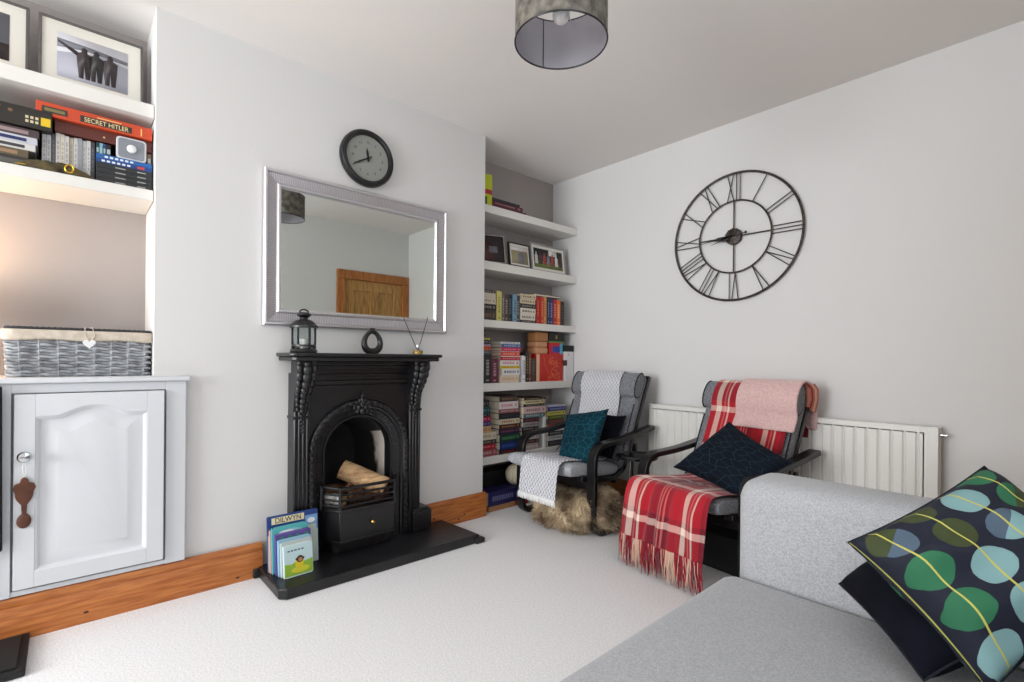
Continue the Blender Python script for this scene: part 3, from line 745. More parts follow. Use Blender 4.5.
standing('fourth right shelf', .897, -2.715, [(2.548,2.568,.20,(230,228,232),'slim white folder',(60,60,100)), (2.570,2.590,.195,(226,224,230),'second white folder',(70,60,100)), (2.592,2.625,.225,(40,34,32),'black yellow novel',(214,170,50)), (2.626,2.652,.225,(128,66,50),'russet novel',(230,210,180)), (2.653,2.700,.18,(70,64,62),'dark taupe book',(100,96,90))], 'magenta pile', g)
# big red book facing out
b = MB(); b.box(-2.80, 2.71, .8975, -2.728, 3.015, 1.112); b.mi = 1; b.box(-2.7285, 2.712, .899, -2.7265, 2.745, 1.110)
b.mi = 2
for k in range(26):
    cy = random.uniform(2.86, 3.0); cz = random.uniform(.92, 1.09); a = random.uniform(0, 3); s = random.uniform(.008, .022)
    b.tube([(-2.7275, cy+s*math.cos(a+q*.9)*(.4+q*.25), cz+s*math.sin(a+q*.9)*(.4+q*.25)) for q in range(5)], .0022, 5)
b.tube([(-2.7275, 2.79, 1.10), (-2.7275, 2.81, 1.02), (-2.7275, 2.85, .96), (-2.7275, 2.98, .93)], .002, 5)
tag(b.build('book', [cm((196,36,26), .4), cm((222,190,150)), cm((226,120,66))], origin=(-2.765,2.86,.897), bevel=.003), 'large red book with orange pattern, cover facing out on fourth right shelf', 'book', g)
for i, (z, h, y1) in enumerate(((1.1125,.052,2.845), (1.165,.045,2.84), (1.211,.072,2.85))):
    b = MB(); b.box(-2.84, 2.715, z, -2.735, y1, z+h-.001)
    tag(b.build('wooden_box', cm(((206,150,110),(200,146,106),(176,120,74))[i], .6), origin=(-2.79,2.78,z), bevel=.008, seg=3), ('lowest tan block of the three stacked on the big red book', 'middle tan block of the three stacked on the big red book', 'topmost and darkest tan block stacked above the big red book')[i], 'box')
b = MB(); b.box(-2.85, 2.862, 1.1125, -2.735, 3.02, 1.205); b.mi = 1; b.box(-2.7355, 2.90, 1.125, -2.7345, 2.985, 1.175); b.mi = 2; b.box(-2.7355, 2.985, 1.115, -2.7342, 3.019, 1.20)
tag(b.build('game_box', [cm((196,34,50)), cm((34,60,150)), cm((90,170,200))], origin=(-2.79,2.94,1.1125), bevel=.002), 'red and blue card box on the big red book', 'box')
b = MB(); b.box(-2.85, 2.862, 1.206, -2.735, 3.035, 1.216); b.mi = 1; b.box(-2.85, 2.862, 1.216, -2.735, 3.04, 1.285); b.mi = 2; b.box(-2.7355, 2.935, 1.235, -2.7345, 2.955, 1.265)
tag(b.build('book', [cm((90,150,50)), cm(K_), cm((150,130,60))], origin=(-2.79,2.95,1.206), bevel=.002), 'black and green book lying on the red and blue box', 'book', g)
b = MB(); b.box(-2.90, 3.03, .8975, -2.712, 3.130, 1.135); b.mi = 1; b.box(-2.901, 3.029, 1.135, -2.711, 3.131, 1.185); b.mi = 2; b.box(-2.7125, 3.062, 1.105, -2.7112, 3.072, 1.115)
tag(b.build('magazine_file', [cm((228,226,228)), cm(K_), cm((190,40,60))], origin=(-2.80,3.08,.897), bevel=.002), 'white box file with black top at right end of fourth shelf', 'file')
b = MB(); b.box(-2.73, 3.018, 1.02, -2.706, 3.045, 1.065); tag(b.build('clip', cm((70,50,34)), origin=(-2.72,3.03,1.02), bevel=.003), 'small brown clip between the red book and the white file', 'clip')
# fifth shelf (z .378)
g = 'books piled on the lowest right alcove shelf'
pile('the fifth shelf first pile', 2.12, 2.31, .378, -2.715, [(.050,(150,80,86),'dusty pink book',(220,200,200)), (.032,(176,30,44),'scarlet book',(230,200,200)), (.034,(48,40,42),'dark umber book',(200,190,180)), (.052,(206,196,176),'wide cream book',(150,120,90)), (.046,(206,160,110),'tan paperback',(120,80,50),0,-.05), (.034,(62,48,110),'violet paperback',(200,200,220),0,-.05), (.034,(176,30,66),'crimson paperback',(230,200,210),0,-.05), (.024,(40,40,50),'navy paperback',(180,180,190),0,-.06), (.044,(30,70,76),'deep teal paperback',(150,200,200),0,-.06), (.05,(34,30,32),'charcoal paperback',(160,150,140),0,-.06)], g, jit=.006)
pile('the fifth shelf second pile', 2.325, 2.535, .378, -2.71, [(.030,(52,30,30),'dark red base book',(220,60,50)), (.056,(24,44,100),'blue lettered hardback',(70,120,200)), (.056,(26,50,44),'green lettered hardback',(90,170,100)), (.040,(34,34,60),'midnight hardback',(200,80,100)), (.032,(70,28,34),'maroon gilt book',(220,180,90)), (.038,(206,198,170),'pale cream hardback',(150,40,40)), (.044,(24,24,28),'jet black book',(80,80,90)), (.030,(150,90,90),'rose book',(220,210,210)), (.054,(216,206,206),'white pink hardback',(190,80,90),0,-.02), (.040,(60,42,36),'walnut brown book',(170,140,110),0,-.02)], g, jit=.008)
pile('the fifth shelf third pile', 2.555, 2.735, .378, -2.71, [(.05,(170,150,150),'mauve grey book'), (.030,(62,34,34),'oxblood book',(200,170,150)), (.030,(206,200,194),'pale grey book',(90,80,80)), (.034,(52,36,34),'dark cocoa book',(220,120,80)), (.032,(34,32,34),'ink black book'), (.036,(152,146,144),'stone grey book',(80,70,70)), (.032,(60,34,40),'wine dark book',(200,100,100))], g, jit=.008)
pile('the fifth shelf third upper pile', 2.555, 2.80, .6225, -2.70, [(.034,(96,120,124),'teal grey paperback',(220,225,225)), (.052,(206,180,178),'blush white book',(120,70,80)), (.020,(40,36,36),'thin black-spined book'), (.030,(214,200,160),'ivory book',(60,50,40)), (.018,(70,50,36),'thin russet book')], g, jit=.012)
pile('the fifth shelf fourth pile', 2.825, 3.05, .378, -2.71, [(.045,(60,60,64),'black grey hardback',(120,120,124)), (.040,(214,214,216),'broad white book',(90,90,90)), (.034,(38,38,42),'black labelled book',(220,220,224)), (.040,(222,222,224),'bright white book',(120,120,120)), (.014,(190,40,46),'thin scarlet book'), (.042,(96,84,72),'olive brown book',(190,60,60)), (.030,(74,92,50),'moss green book',(214,206,60)), (.034,(208,196,80),'mustard book',(90,90,120)), (.034,(60,66,130),'cobalt book',(220,220,236)), (.012,(206,206,220),'thin pale book')], g, jit=.014)
# the white gap card between piles
b = MB(); b.box(-2.86, 2.79, .3785, -2.72, 2.815, .63)
tag(b.build('folder', M['white'], origin=(-2.79,2.80,.378), bevel=.001), 'white cardboard folder upright between the third and fourth low piles', 'folder')
# things below the lowest shelf
b = MB(); b.box(-2.955, 2.20, .0, -2.80, 3.05, .24)
tag(b.build('black_box', cm((18,18,20), .6), origin=(-2.88,2.6,0), bevel=.006), 'black storage box at the back under the lowest right shelf', 'box')
b = MB(); b.box(-2.795, 2.19, .0, -2.66, 2.44, .035); tag(b.build('wooden_box', cm((176,126,82), .5), origin=(-2.72,2.31,0), bevel=.002), 'thin tan wooden tray on the carpet under the purple book', 'tray')
book('thick navy purple book with white page edges lying under the lowest shelf', 2.19, 2.50, .0362, .135, -2.665, .13, (34,30,84), (180,180,220), lying=True)
b = MB(); b.sphere((-2.725, 2.50, .2135), .078, 1, 1, 1, 28); b.mi = 1
for a in (0, 1.05, 2.1):
    b.tube([(-2.725+.0782*math.cos(t)*math.cos(a), 2.50+.0782*math.cos(t)*math.sin(a), .2135+.0782*math.sin(t)) for t in [2*PI*k/40 for k in range(40)]], .0012, 5, True)
tag(b.build('ball', [cm((206,196,172), .6), cm((140,128,104))], origin=(-2.725,2.50,.1355)), 'off-white ball resting on the purple book under the lowest shelf', 'ball')
b = MB(); b.box(-2.79, 2.455, .0, -2.65, 2.56, .034); tag(b.build('book', [cm((150,30,44))], origin=(-2.72,2.5,0), bevel=.003), 'dark red small book on the carpet beneath the purple book', 'book')

# ------------------------------------------------------------------ left shelf games, discs
g = 'board games and discs on the left alcove shelf'
ob = thing('game_box', 'long orange board game box lettered SECRET HITLER on the left shelf', 'board game', (-2.82, .09, 2.022), g)
b = MB(); b.box(-2.95, -.095, 2.022, -2.70, .277, 2.074); b.build('box', cm((196,70,34), .5), parent=ob, bevel=.002)
b = MB(); b.box(-2.7002, -.078, 2.034, -2.6992, -.002, 2.058); b.mi = 1; b.box(-2.6994, -.070, 2.040, -2.6987, -.010, 2.052)
b.mi = 0; b.box(-2.7002, .037, 2.030, -2.6992, .205, 2.056); b.mi = 2; b.box(-2.7002, .09, 2.060, -2.6992, .17, 2.064); b.box(-2.7002, .236, 2.030, -2.6992, .240, 2.062)
b.build('label_panel', [cm((50,44,36)), cm((120,110,70)), cm((230,190,120))], parent=ob)
text_mesh('lettering', 'SECRET HITLER', .0265, cm((236,214,160)), facing_x(-2.6990, .121, 2.0415), ob, font_scale=(.80,1), sp=1.0)
b = MB(); b.box(-2.95, -.04, 1.9745, -2.722, .278, 2.0215); b.mi = 1; b.box(-2.7225, .11, 1.990, -2.7212, .117, 1.998)
tag(b.build('game_box', [cm((92,40,30), .5), cm((200,180,120))], origin=(-2.83,.12,1.9745), bevel=.002), 'dark red-brown board game box directly under the orange one', 'board game', g)
gb = thing('game_box', 'black game box with yellow square and white lettering at left shelf edge', 'board game', (-2.82, -.2, 1.958), g)
MB().box(-2.94, -.42, 1.957, -2.698, -.047, 2.034).build('box', cm((34,30,24), .5), parent=gb, bevel=.002)
b = MB(); b.box(-2.6985, -.080, 1.974, -2.6970, -.052, 2.006)
b.mi = 1
for k in range(3):
    for j in range(2): b.box(-2.6985, -.124+k*.014, 1.976+j*.016, -2.6972, -.115+k*.014, 1.986+j*.016)
for k in range(6): b.mi = 2; b.sphere((-2.698, -.33+k*.033, 2.012+.006*math.sin(k*2)), .007, .1, 1, 1, 8)
b.build('printing', [cm((222,186,30)), cm((206,196,160)), cm((120,84,56))], parent=gb)
z = 1.7975
for i, (t, col, lab, y1) in enumerate(((.040,(50,46,44),'grey-black box at the bottom of the far left shelf pile',-.10), (.030,(96,84,62),'olive brown box second from bottom in the far left pile',-.115), (.026,(206,204,200),'white narrow box below the navy-striped one, far left pile',-.095), (.028,(190,192,200),'pale box with navy stripe in the far left shelf pile',-.09), (.030,(70,56,60),'dark mauve box directly under the black yellow-marked game',-.085))):
    b = MB(); b.box(-2.93, -.40, z, -2.705, y1, z+t-.0006)
    b.mi = 1; b.box(-2.7055, -.36, z+t*.25, -2.7042, y1-.03, z+t*.7)
    tag(b.build('game_box', [cm(col), cm(((90,88,84),(150,120,90),(60,60,66),(30,40,90),(150,130,130))[i])], origin=(-2.82,-.25,z), bevel=.0015), lab, 'board game', g)
    z += t
cols = [(206,206,204),(196,198,200),(92,92,96),(214,210,204),(220,214,196),(210,208,204),(190,180,160),(206,204,200),(158,160,166),(186,190,186),(212,210,206),(74,74,78),(196,196,196),(60,62,66),(224,222,218)]
y = -.077
names = ['white','pale grey','dark grey','milk white','cream','soft white','beige','off-white','mid grey','green-grey','clean white','near black','silver grey','black','bright white']
prev = 'navy-striped box'
for c_, nm in zip(cols, names):
    wd = .0135 if y < .10 else .0145
    h = random.uniform(.168,.176)
    book(f"{nm} disc case upright on the left shelf, right of the {prev}", y, y+wd-.0008, 1.7975, 1.7975+h, -2.735-random.uniform(0,.006), .13, c_, (140,140,142), cat='disc case', name='disc_case', group='disc cases on the left alcove shelf')
    prev = nm+(' case' if 'case' not in nm else ''); y += wd
    if y > .082: break
# right stack: 4 black slim, blue boxes
z = 1.7975
for i in range(4):
    b = MB(); b.box(-2.88, .088, z, -2.700, .277, z+.0205)
    b.mi = 1; b.box(-2.7005, .15, z+.007, -2.6995, .185, z+.012); b.box(-2.7005, .225, z+.007, -2.6995, .255, z+.012)
    tag(b.build('disc_box', [cm((34,36,38), .4), cm((150,150,150))], origin=(-2.79,.18,z), bevel=.001), 'slim black box, %s of four under the blue boxes on left shelf' % ('lowest', 'second lowest', 'third lowest', 'topmost')[i], 'box', 'slim black boxes on the left shelf')
    z += .021
for i, (col, lab) in enumerate((((20,62,124),'royal blue box lying directly on the four slim black boxes'), ((26,92,160),'bright blue box, upper of two, on left shelf'))):
    b = MB(); b.box(-2.88, .088, z, -2.700, .277, z+.0172)
    b.mi = 1
    for k in range(6): b.box(-2.7005, .105+k*.017+i*.01, z+.004, -2.6995, .116+k*.017+i*.01, z+.012)
    if i == 0: b.mi = 2; b.box(-2.7005, .225, z+.003, -2.6995, .25, z+.014)
    tag(b.build('disc_box', [cm(col, .4), cm((220,226,232)), cm((190,60,50))], origin=(-2.79,.18,z), bevel=.001), lab, 'box')
    z += .0175
for i, (y0, y1, col, nm) in enumerate(((.088,.098,(30,60,70),'dark teal'), (.099,.109,(120,176,180),'pale aqua'), (.110,.120,(28,60,110),'navy blue'), (.121,.136,(22,22,26),'glossy black'), (.262,.276,(130,100,80),'brown'))):
    b = MB(); b.box(-2.84, y0, z, -2.72, y1, min(z+.05, 1.972) )
    b.mi = 1; b.box(-2.7205, y0+.002, z+.01, -2.7195, y1-.002, z+.03)
    tag(b.build('disc_case', [cm(col), cm((170,190,190))], origin=(-2.78,(y0+y1)/2,z)), f'{nm} case standing on the blue boxes on the left shelf', 'disc case')
# white speaker / dispenser
dv = thing('gadget', 'grey square gadget with round white button on the blue boxes', 'gadget', (-2.695, .205, z), None)
def rrect(y0, z0, y1, z1, r, n=6):
    out = []
    for cy, cz, a0 in ((y1-r, z0+r, -90), (y1-r, z1-r, 0), (y0+r, z1-r, 90), (y0+r, z0+r, 180)):
        for k in range(n+1): a = R_(a0+90*k/n); out.append((cy+r*math.cos(a), cz+r*math.sin(a)))
    return out
MB().prism(rrect(.153, z, .257, z+.095, .014), -2.718, -2.704, 'x').build('casing', cm((206,206,208), .4), parent=dv, bevel=.002)
MB().prism(rrect(.160, z+.007, .250, z+.088, .010), -2.705, -2.702, 'x').build('front_panel', cm((130,134,142), .35), parent=dv)
MB().lathe([(.017,0),(.0165,.008),(.013,.011),(.0001,.012)], (-2.703, .205, z+.048), 24, 'x').build('button', cm((236,236,236), .3), parent=dv)
# draped dark cloth with gold emblem
cl = thing('pouch', 'olive and black fabric pouch with gold ring lying before the discs', 'pouch', (-2.70, -.03, 1.7975))
b = MB()
def pf(u, v):
    y = -.16+.24*u; s = math.sin(PI*min(1,max(0,u)))**.6; x = -2.73+.05*v
    hgt = .045*s*math.sin(PI*v)**.7*(1+.25*noise.noise(Vector((u*9, v*5, 1))))
    return (x, y, 1.7985+hgt)
b.grid(pf, 40, 12); b.build('fabric', mat('olive_black_cloth', (22,20,18), .9, col2=(98,86,54), scale=16), parent=cl, solid=.001)
MB().tube([(-2.683+.002*math.cos(t), .005+.013*math.cos(t), 1.822+.016*math.sin(t)) for t in [2*PI*k/20 for k in range(20)]], .0028, 6, True).build('gold_ring', M['gold'], parent=cl)
MB().tube([(-2.687,-.15,1.804),(-2.684,-.13,1.806),(-2.684,-.10,1.803)], .0025, 6).build('gold_edge', M['gold'], parent=cl)

# ------------------------------------------------------------------ mirror
mr = thing('wall_mirror', 'large rectangular wall mirror with ribbed silver frame above the fireplace', 'mirror', (XC, 1.25, 1.232))
my0, my1, mz0, mz1 = .712, 1.787, 1.228, 2.000
prof = [(0,.0),(0,.028),(.006,.034),(.014,.034),(.018,.028),(.020,.024),(.060,.016),(.064,.018),(.070,.024),(.078,.024),(.084,.016),(.086,.008)]  # (inset, height)
b = MB(); loops = []
for ins, hh in prof:
    loops.append([b.bm.verts.new((XC+.004+hh, y, z)) for y, z in ((my0+ins, mz0+ins), (my1-ins, mz0+ins), (my1-ins, mz1-ins), (my0+ins, mz1-ins))])
for A, B in zip(loops, loops[1:]):
    b.mi = 1 if A is loops[5] else 0
    for k in range(4): b.f([A[k], A[(k+1) % 4], B[(k+1) % 4], B[k]])
b.mi = 0; b.f(loops[0]); b.build('frame', [M['silver'], M['silver_band']], parent=mr, angle=20)
b = MB(); X = XC+.004
n = 118
for k in range(n):
    y = my0+.03+(my1-my0-.06)*k/(n-1)
    for zo, s_ in ((mz0, 1), (mz1, -1)):
        i1 = min(.060, max(.021, min(y-my0, my1-y)))
        if i1 > .024: b.bar((X+.0245, y, zo+s_*.021), (X+.0245-.0085*(i1-.021)/.04, y, zo+s_*i1), .0046, .005, (1,0,0))
n = 84
for k in range(n):
    z = mz0+.03+(mz1-mz0-.06)*k/(n-1)
    for yo, s_ in ((my0, 1), (my1, -1)):
        i1 = min(.060, max(.021, min(z-mz0, mz1-z)))
        if i1 > .024: b.bar((X+.0245, yo+s_*.021, z), (X+.0245-.0085*(i1-.021)/.04, yo+s_*i1, z), .0046, .005, (1,0,0))
b.build('ribbing', M['silver'], parent=mr)
MB().box(X, my0+.08, mz0+.08, X+.009, my1-.08, mz1-.08).build('mirror_glass', M['mirror'], parent=mr)

# ------------------------------------------------------------------ round wall clock
ck = thing('wall_clock', 'small round black rimmed wall clock with grey face above the mirror', 'clock', (XC, 1.250, 2.04))
cy, cz = 1.250, 2.188
MB().lathe([(.0001,.0),(.152,.0),(.157,.008),(.157,.030),(.150,.042),(.138,.045),(.128,.040),(.124,.024),(.0001,.022)], (XC+.002, cy, cz), 56, 'x').build('rim', M['black_plastic'], parent=ck)
MB().lathe([(.0001,.026),(.1245,.026),(.1245,.022),(.0001,.022)], (XC+.002, cy, cz), 56, 'x').build('dial', M['face'], parent=ck)
for k in range(1, 13):
    a = PI/2-2*PI*k/12
    text_mesh('numeral', str(k), .020, cm((70,72,70)), facing_x(XC+.0285, cy+.088*math.cos(a), cz+.088*math.sin(a)), ck)
def hand(b, x, cy, cz, ang, L, w, tail=.015):
    a = PI/2-R_(ang); d = Vector((0, math.cos(a), math.sin(a))); o = Vector((x, cy, cz)); pr = Vector((0, -d.z, d.y))
    pts = [o-d*tail-pr*w*.3, o-d*tail+pr*w*.3, o+d*L*.55+pr*w*.5, o+d*L, o+d*L*.55-pr*w*.5]
    A = [b.bm.verts.new(p) for p in pts]; B = [b.bm.verts.new(p+Vector((.0015,0,0))) for p in pts]
    for i in range(5): b.f([A[i], A[(i+1) % 5], B[(i+1) % 5], B[i]])
    b.f(A[::-1]); b.f(B)
b = MB(); hand(b, XC+.031, cy, cz, -8, .058, .014, .02); b.build('hour_hand', M['black_plastic'], parent=ck)
b = MB(); hand(b, XC+.034, cy, cz, 239, .112, .010, .025); b.lathe([(.008,0),(.008,.006),(.0001,.006)], (XC+.032,cy,cz), 16, 'x'); b.build('minute_hand', M['black_plastic'], parent=ck)

# ------------------------------------------------------------------ large skeleton clock (far wall)
YC = YB-.018
sk = thing('skeleton_clock', 'large open iron skeleton wall clock with Roman numerals on the far wall', 'clock', (-1.375, YB, 1.46))
kx, kz = -1.388, 1.853
def kp(r, a, y=YC):   # angle in degrees clockwise from 12
    t = PI/2-R_(a); return Vector((kx+r*math.cos(t), y, kz+r*math.sin(t)))
RO, RI = .399, .226
b = MB(); b.tube([kp(RO, 360*k/96) for k in range(96)], .0075, 8, True); b.build('outer_ring', M['dark_metal'], parent=sk)
b = MB(); b.tube([kp(RI, 360*k/72) for k in range(72)], .0055, 8, True); b.build('inner_ring', M['dark_metal'], parent=sk)
nums = {1:'I',2:'II',3:'III',4:'IV',5:'V',6:'VI',7:'VII',8:'VIII',9:'IX',10:'X',11:'XI',12:'XII'}
for hN, s in nums.items():
    a = 30*hN; b = MB(); wd = {'I':.022,'V':.052,'X':.052}
    tot = sum(wd[c] for c in s); off = -tot/2
    ra = R_(a)
    ex = Vector((math.cos(ra), 0, -math.sin(ra))); er = Vector((math.sin(ra), 0, math.cos(ra))); O = Vector((kx, YC, kz))
    def P(o, r): return O+ex*o+er*r
    r0, r1 = RI, RO-.001
    for c in s:
        m0 = off+wd[c]/2; hw = wd[c]/2-.006
        def rad(o, r): return P(o, math.sqrt(max(r*r-o*o, 0)))
        if c == 'I': b.tube([rad(m0, r0), rad(m0, r1)], .0032, 6)
        if c == 'V': b.tube([rad(m0, r0), rad(m0-hw, r1)], .0032, 6); b.tube([rad(m0, r0), rad(m0+hw, r1)], .0032, 6)
        if c == 'X': b.tube([rad(m0-hw, r0), rad(m0+hw, r1)], .0032, 6); b.tube([rad(m0+hw, r0), rad(m0-hw, r1)], .0032, 6)
        off += wd[c]
    b.build('numeral', M['dark_metal'], parent=sk)
b = MB()
for a in (0, 90, 180, 270): b.tube([kp(.03, a), kp(RI, a)], .0045, 6)
b.build('spokes', M['dark_metal'], parent=sk)
b = MB(); b.lathe([(.0001,.012),(.052,.012),(.054,.0),(.050,-.014),(.020,-.020),(.0001,-.021)], (kx, YC, kz), 10, 'y')
for k in range(10): b.bar(kp(.012, 36*k, YC-.021), kp(.050, 36*k, YC-.017), .006, .006)
b.build('hub', M['dark_metal'], parent=sk)
def khand(nm, a, L, w, tail):
    b = MB(); t = PI/2-R_(a); d = Vector((math.cos(t), 0, math.sin(t))); pr = Vector((-d.z, 0, d.x)); o = Vector((kx, YC-.026, kz))
    pts = [o-d*tail-pr*.002, o-d*tail+pr*.002, o+pr*w*.35, o+d*L*.35+pr*w, o+d*L*.5+pr*.003, o+d*L, o+d*L*.5-pr*.003, o+d*L*.35-pr*w, o-pr*w*.35]
    A = [b.bm.verts.new(p) for p in pts]; B = [b.bm.verts.new(p+Vector((0,-.003,0))) for p in pts]; n = len(pts)
    for i in range(n): b.f([A[i], A[(i+1) % n], B[(i+1) % n], B[i]])
    b.f(A); b.f(B[::-1])
    if tail > .05: b.sphere(o-d*tail, .009, 1, .5, 1, 10)
    b.build(nm, M['black_plastic'], parent=sk)
khand('minute_hand', 264, .25, .012, .085); khand('hour_hand', 253, .15, .014, .02)

# ------------------------------------------------------------------ fireplace
fp = thing('fireplace', 'black cast iron fireplace with arched opening and moulded mantelpiece on chimney breast', 'fireplace', (XC, 1.21, .05))
FC = 1.205; I = M['iron']
XF = -2.575
def archpts(r, zs, z0, n=28):
    P = [(FC-r, z0)]+[(FC-r, z0+(zs-z0)*k/6) for k in range(1, 6)]
    P += [(FC-r*math.cos(PI*k/n), zs+r*math.sin(PI*k/n)) for k in range(n+1)]
    P += [(FC+r, zs-(zs-z0)*k/6) for k in range(1, 7)]
    return P
ZS = .556
# front plate with arched hole
b = MB(); hole = archpts(.262, ZS, .05); yl, yr, zt_ = FC-.35, FC+.35, 1.045
def outer(p):
    y, z = p
    if z <= ZS: return (yl if y < FC else yr, z)
    a = math.atan2(z-ZS, y-FC); c, s = math.cos(a), math.sin(a)
    k = min((yr-FC)/abs(c) if abs(c) > 1e-6 else 9, (zt_-ZS)/s if s > 1e-6 else 9)
    return (FC+c*k, ZS+s*k)
# insert corner directions exactly
hole2 = []
ca = math.atan2(zt_-ZS, yr-FC)
for i, p in enumerate(hole):
    hole2.append(p)
    if i+1 < len(hole):
        q = hole[i+1]
        if p[1] >= ZS-1e-6 and q[1] >= ZS-1e-6:
            a0 = math.atan2(p[1]-ZS, p[0]-FC); a1 = math.atan2(q[1]-ZS, q[0]-FC)
            for t in (ca, PI-ca):
                if a1 < t < a0: hole2.append((FC+.262*math.cos(t), ZS+.262*math.sin(t)))
for x in (XF, XC+.002):
    A = [b.bm.verts.new((x, *p)) for p in hole2]; B = [b.bm.verts.new((x, *outer(p))) for p in hole2]
    for k in range(len(A)-1): b.f([A[k], A[k+1], B[k+1], B[k]])
    if x == XF: fA, fB = A, B
    else:
        for k in range(len(A)-1): b.f([A[k], A[k+1], fA[k+1], fA[k]]); b.f([B[k], B[k+1], fB[k+1], fB[k]])
b.build('front_plate', I, parent=fp, angle=30)
# pilasters with fluting
for s_ in (-1, 1):
    b = MB(); yc = FC+s_*.326
    b.box(XC+.002, yc-.038, .05, XF+.022, yc+.038, .99)
    for q in (-.030, -.010, .010, .030): b.tube([(XF+.022, yc+q, .18), (XF+.022, yc+q, .80)], .0075, 8)
    b.box(XC+.002, yc-.043, .76, XF+.030, yc+.043, .775)
    b.build('pilaster', I, parent=fp, bevel=.003)
    b = MB(); yq = FC+s_*.372; b.box(XC+.002, yq-.062, .05, XF+.045, yq+.062, .165); b.prism([(yq-.062,.165),(yq+.062,.165),(yq+.045,.185),(yq-.045,.185)], XC+.002, XF+.036, 'x')
    b.build('plinth', I, parent=fp, bevel=.004)
    # corbel with leaf scrolls
    b = MB(); cpf = [(XF,.785),(XF+.020,.79),(XF+.028,.84),(XF+.045,.90),(XF+.075,.95),(XF+.102,.995),(XF+.110,1.0515),(XF,1.0515)]
    b.prism(cpf, yc-.040, yc+.040, 'y')
    for k, (x, z, r) in enumerate(((.030,.80,.014), (.034,.825,.017), (.040,.85,.019), (.050,.88,.021), (.064,.905,.023), (.080,.935,.025), (.096,.972,.028), (.104,1.008,.028), (.106,1.035,.022))):
        b.sphere((XF+x, yc, z), r, .8, .9, 1.1, 10)
        for q in (-1, 1): b.sphere((XF+x-.008, yc+q*(.020+k*.0022), z+.008), r*.8, .9, .8, 1.35, 10)
    for q in (-1, 1): b.lathe([(.0001,-.006),(.020,-.006),(.022,0),(.020,.006),(.0001,.006)], (XF+.088, yc+q*.044, 1.020), 14, 'y')
    for k in range(5): b.sphere((XF+.026, yc, .775-.020*k), .0115-.0012*k, .8, 1, 1, 8)
    b.build('corbel', I, parent=fp, bevel=.002)
# frieze mouldings
b = MB()
for z0, z1, x in ((.915,.925,.010), (.930,.950,.020), (.975,.985,.014), (1.010,1.030,.030), (1.030,1.052,.050)): b.box(XC+.002, yl+.0, z0, XF+x, yr, z1)
b.build('frieze', I, parent=fp, bevel=.004)
# mantel shelf with tapered ends
b = MB()
poly = [(XC+.002, FC-.425), (-2.43, FC-.425), (-2.410, FC-.405), (-2.410, FC+.415), (-2.43, FC+.435), (XC+.002, FC+.435)]
b.prism(poly, 1.074, 1.092, 'z'); p2 = [(x-.012 if x > -2.6 else x, FC+(y-FC)*.97) for x, y in poly]; b.prism(p2, 1.052, 1.074, 'z')
b.build('mantel_shelf', I, parent=fp, bevel=.006, seg=3)
# arch rings
b = MB(); ring = archpts(.272, ZS, .06, 36)
b.tube([(XF+.006, y, z) for y, z in ring], .019, 10)
for i, (y, z) in enumerate(archpts(.272, ZS, .06, 60)):
    pass
per = [(FC-.272, .06+.0175*k) for k in range(30)]+[(FC-.272*math.cos(PI*k/48), ZS+.272*math.sin(PI*k/48)) for k in range(49)]+[(FC+.272, .06+.0175*k) for k in range(30)]
for y, z in per[::2]: b.sphere((XF+.022, y, z), .0135, .9, 1, 1, 8)
b.build('beaded_arch', I, parent=fp)
b = MB(); secs = [(.262, XF+.002), (.256, XF+.010), (.244, XF+.006), (.240, XF-.004), (.204, XF-.022), (.198, XF-.016), (.190, XF-.018), (.186, XF-.03), (.184, XC-.02)]
V = [[b.bm.verts.new((x, y, z)) for y, z in archpts(r, ZS, .05, 36)] for r, x in secs]
for A, B in zip(V, V[1:]):
    for k in range(len(A)-1): b.f([A[k], A[k+1], B[k+1], B[k]])
b.build('arch_reveal', I, parent=fp, angle=25)
b = MB()
for k in range(61):
    a = PI*k/60; c, s = math.cos(a), math.sin(a)
    b.bar((XF-.001, FC-.239*c, ZS+.239*s), (XF-.018, FC-.207*c, ZS+.207*s), .008, .007, (1,0,0))
for k in range(38):
    z = .08+.0133*k
    for s_ in (-1, 1): b.bar((XF-.001, FC+s_*.239, z), (XF-.018, FC+s_*.207, z), .007, .007, (1,0,0))
b.build('reeded_band', I, parent=fp, bevel=.0015)
# crest at the apex
b = MB(); az = ZS+.252
for y, z, r in ((0,.05,.014),(0,.032,.019),(-.016,.026,.015),(.016,.026,.015),(-.030,.010,.015),(.030,.010,.015),(0,.010,.022),(-.045,-.008,.014),(.045,-.008,.014),(-.020,-.010,.018),(.020,-.010,.018),(0,-.030,.020),(-.028,-.030,.013),(.028,-.030,.013)):
    b.sphere((XF+.014, FC+y, az+z), r, .8, .8, 1.15, 10)
b.lathe([(.010,0),(.0001,.026)], (XF+.014, FC, az+.055), 8); b.build('crest', I, parent=fp)
# firebox
b = MB()
def fb(r, x, zs, dz=0): return [(x, FC+(y-FC)*r/.184, z) for y, z in archpts(.184, zs, .06, 24)]
L = [fb(.184, XC-.015, ZS), fb(.155, XC-.16, ZS-.02), fb(.125, XC-.29, ZS-.05)]
V = [[b.bm.verts.new(p) for p in q] for q in L]
for A, B in zip(V, V[1:]):
    for k in range(len(A)-1):
        b.mi = 1 if (k > len(A)-12 and k < len(A)-1 and A[k].co.z < ZS+.13) else 0
        b.f([A[k], A[k+1], B[k+1], B[k]])
b.mi = 0; b.f(V[-1]); b.box(XC-.30, FC-.18, .05, XC-.01, FC+.18, .27)
b.build('firebox', [M['soot'], M['cheek']], parent=fp, angle=30)
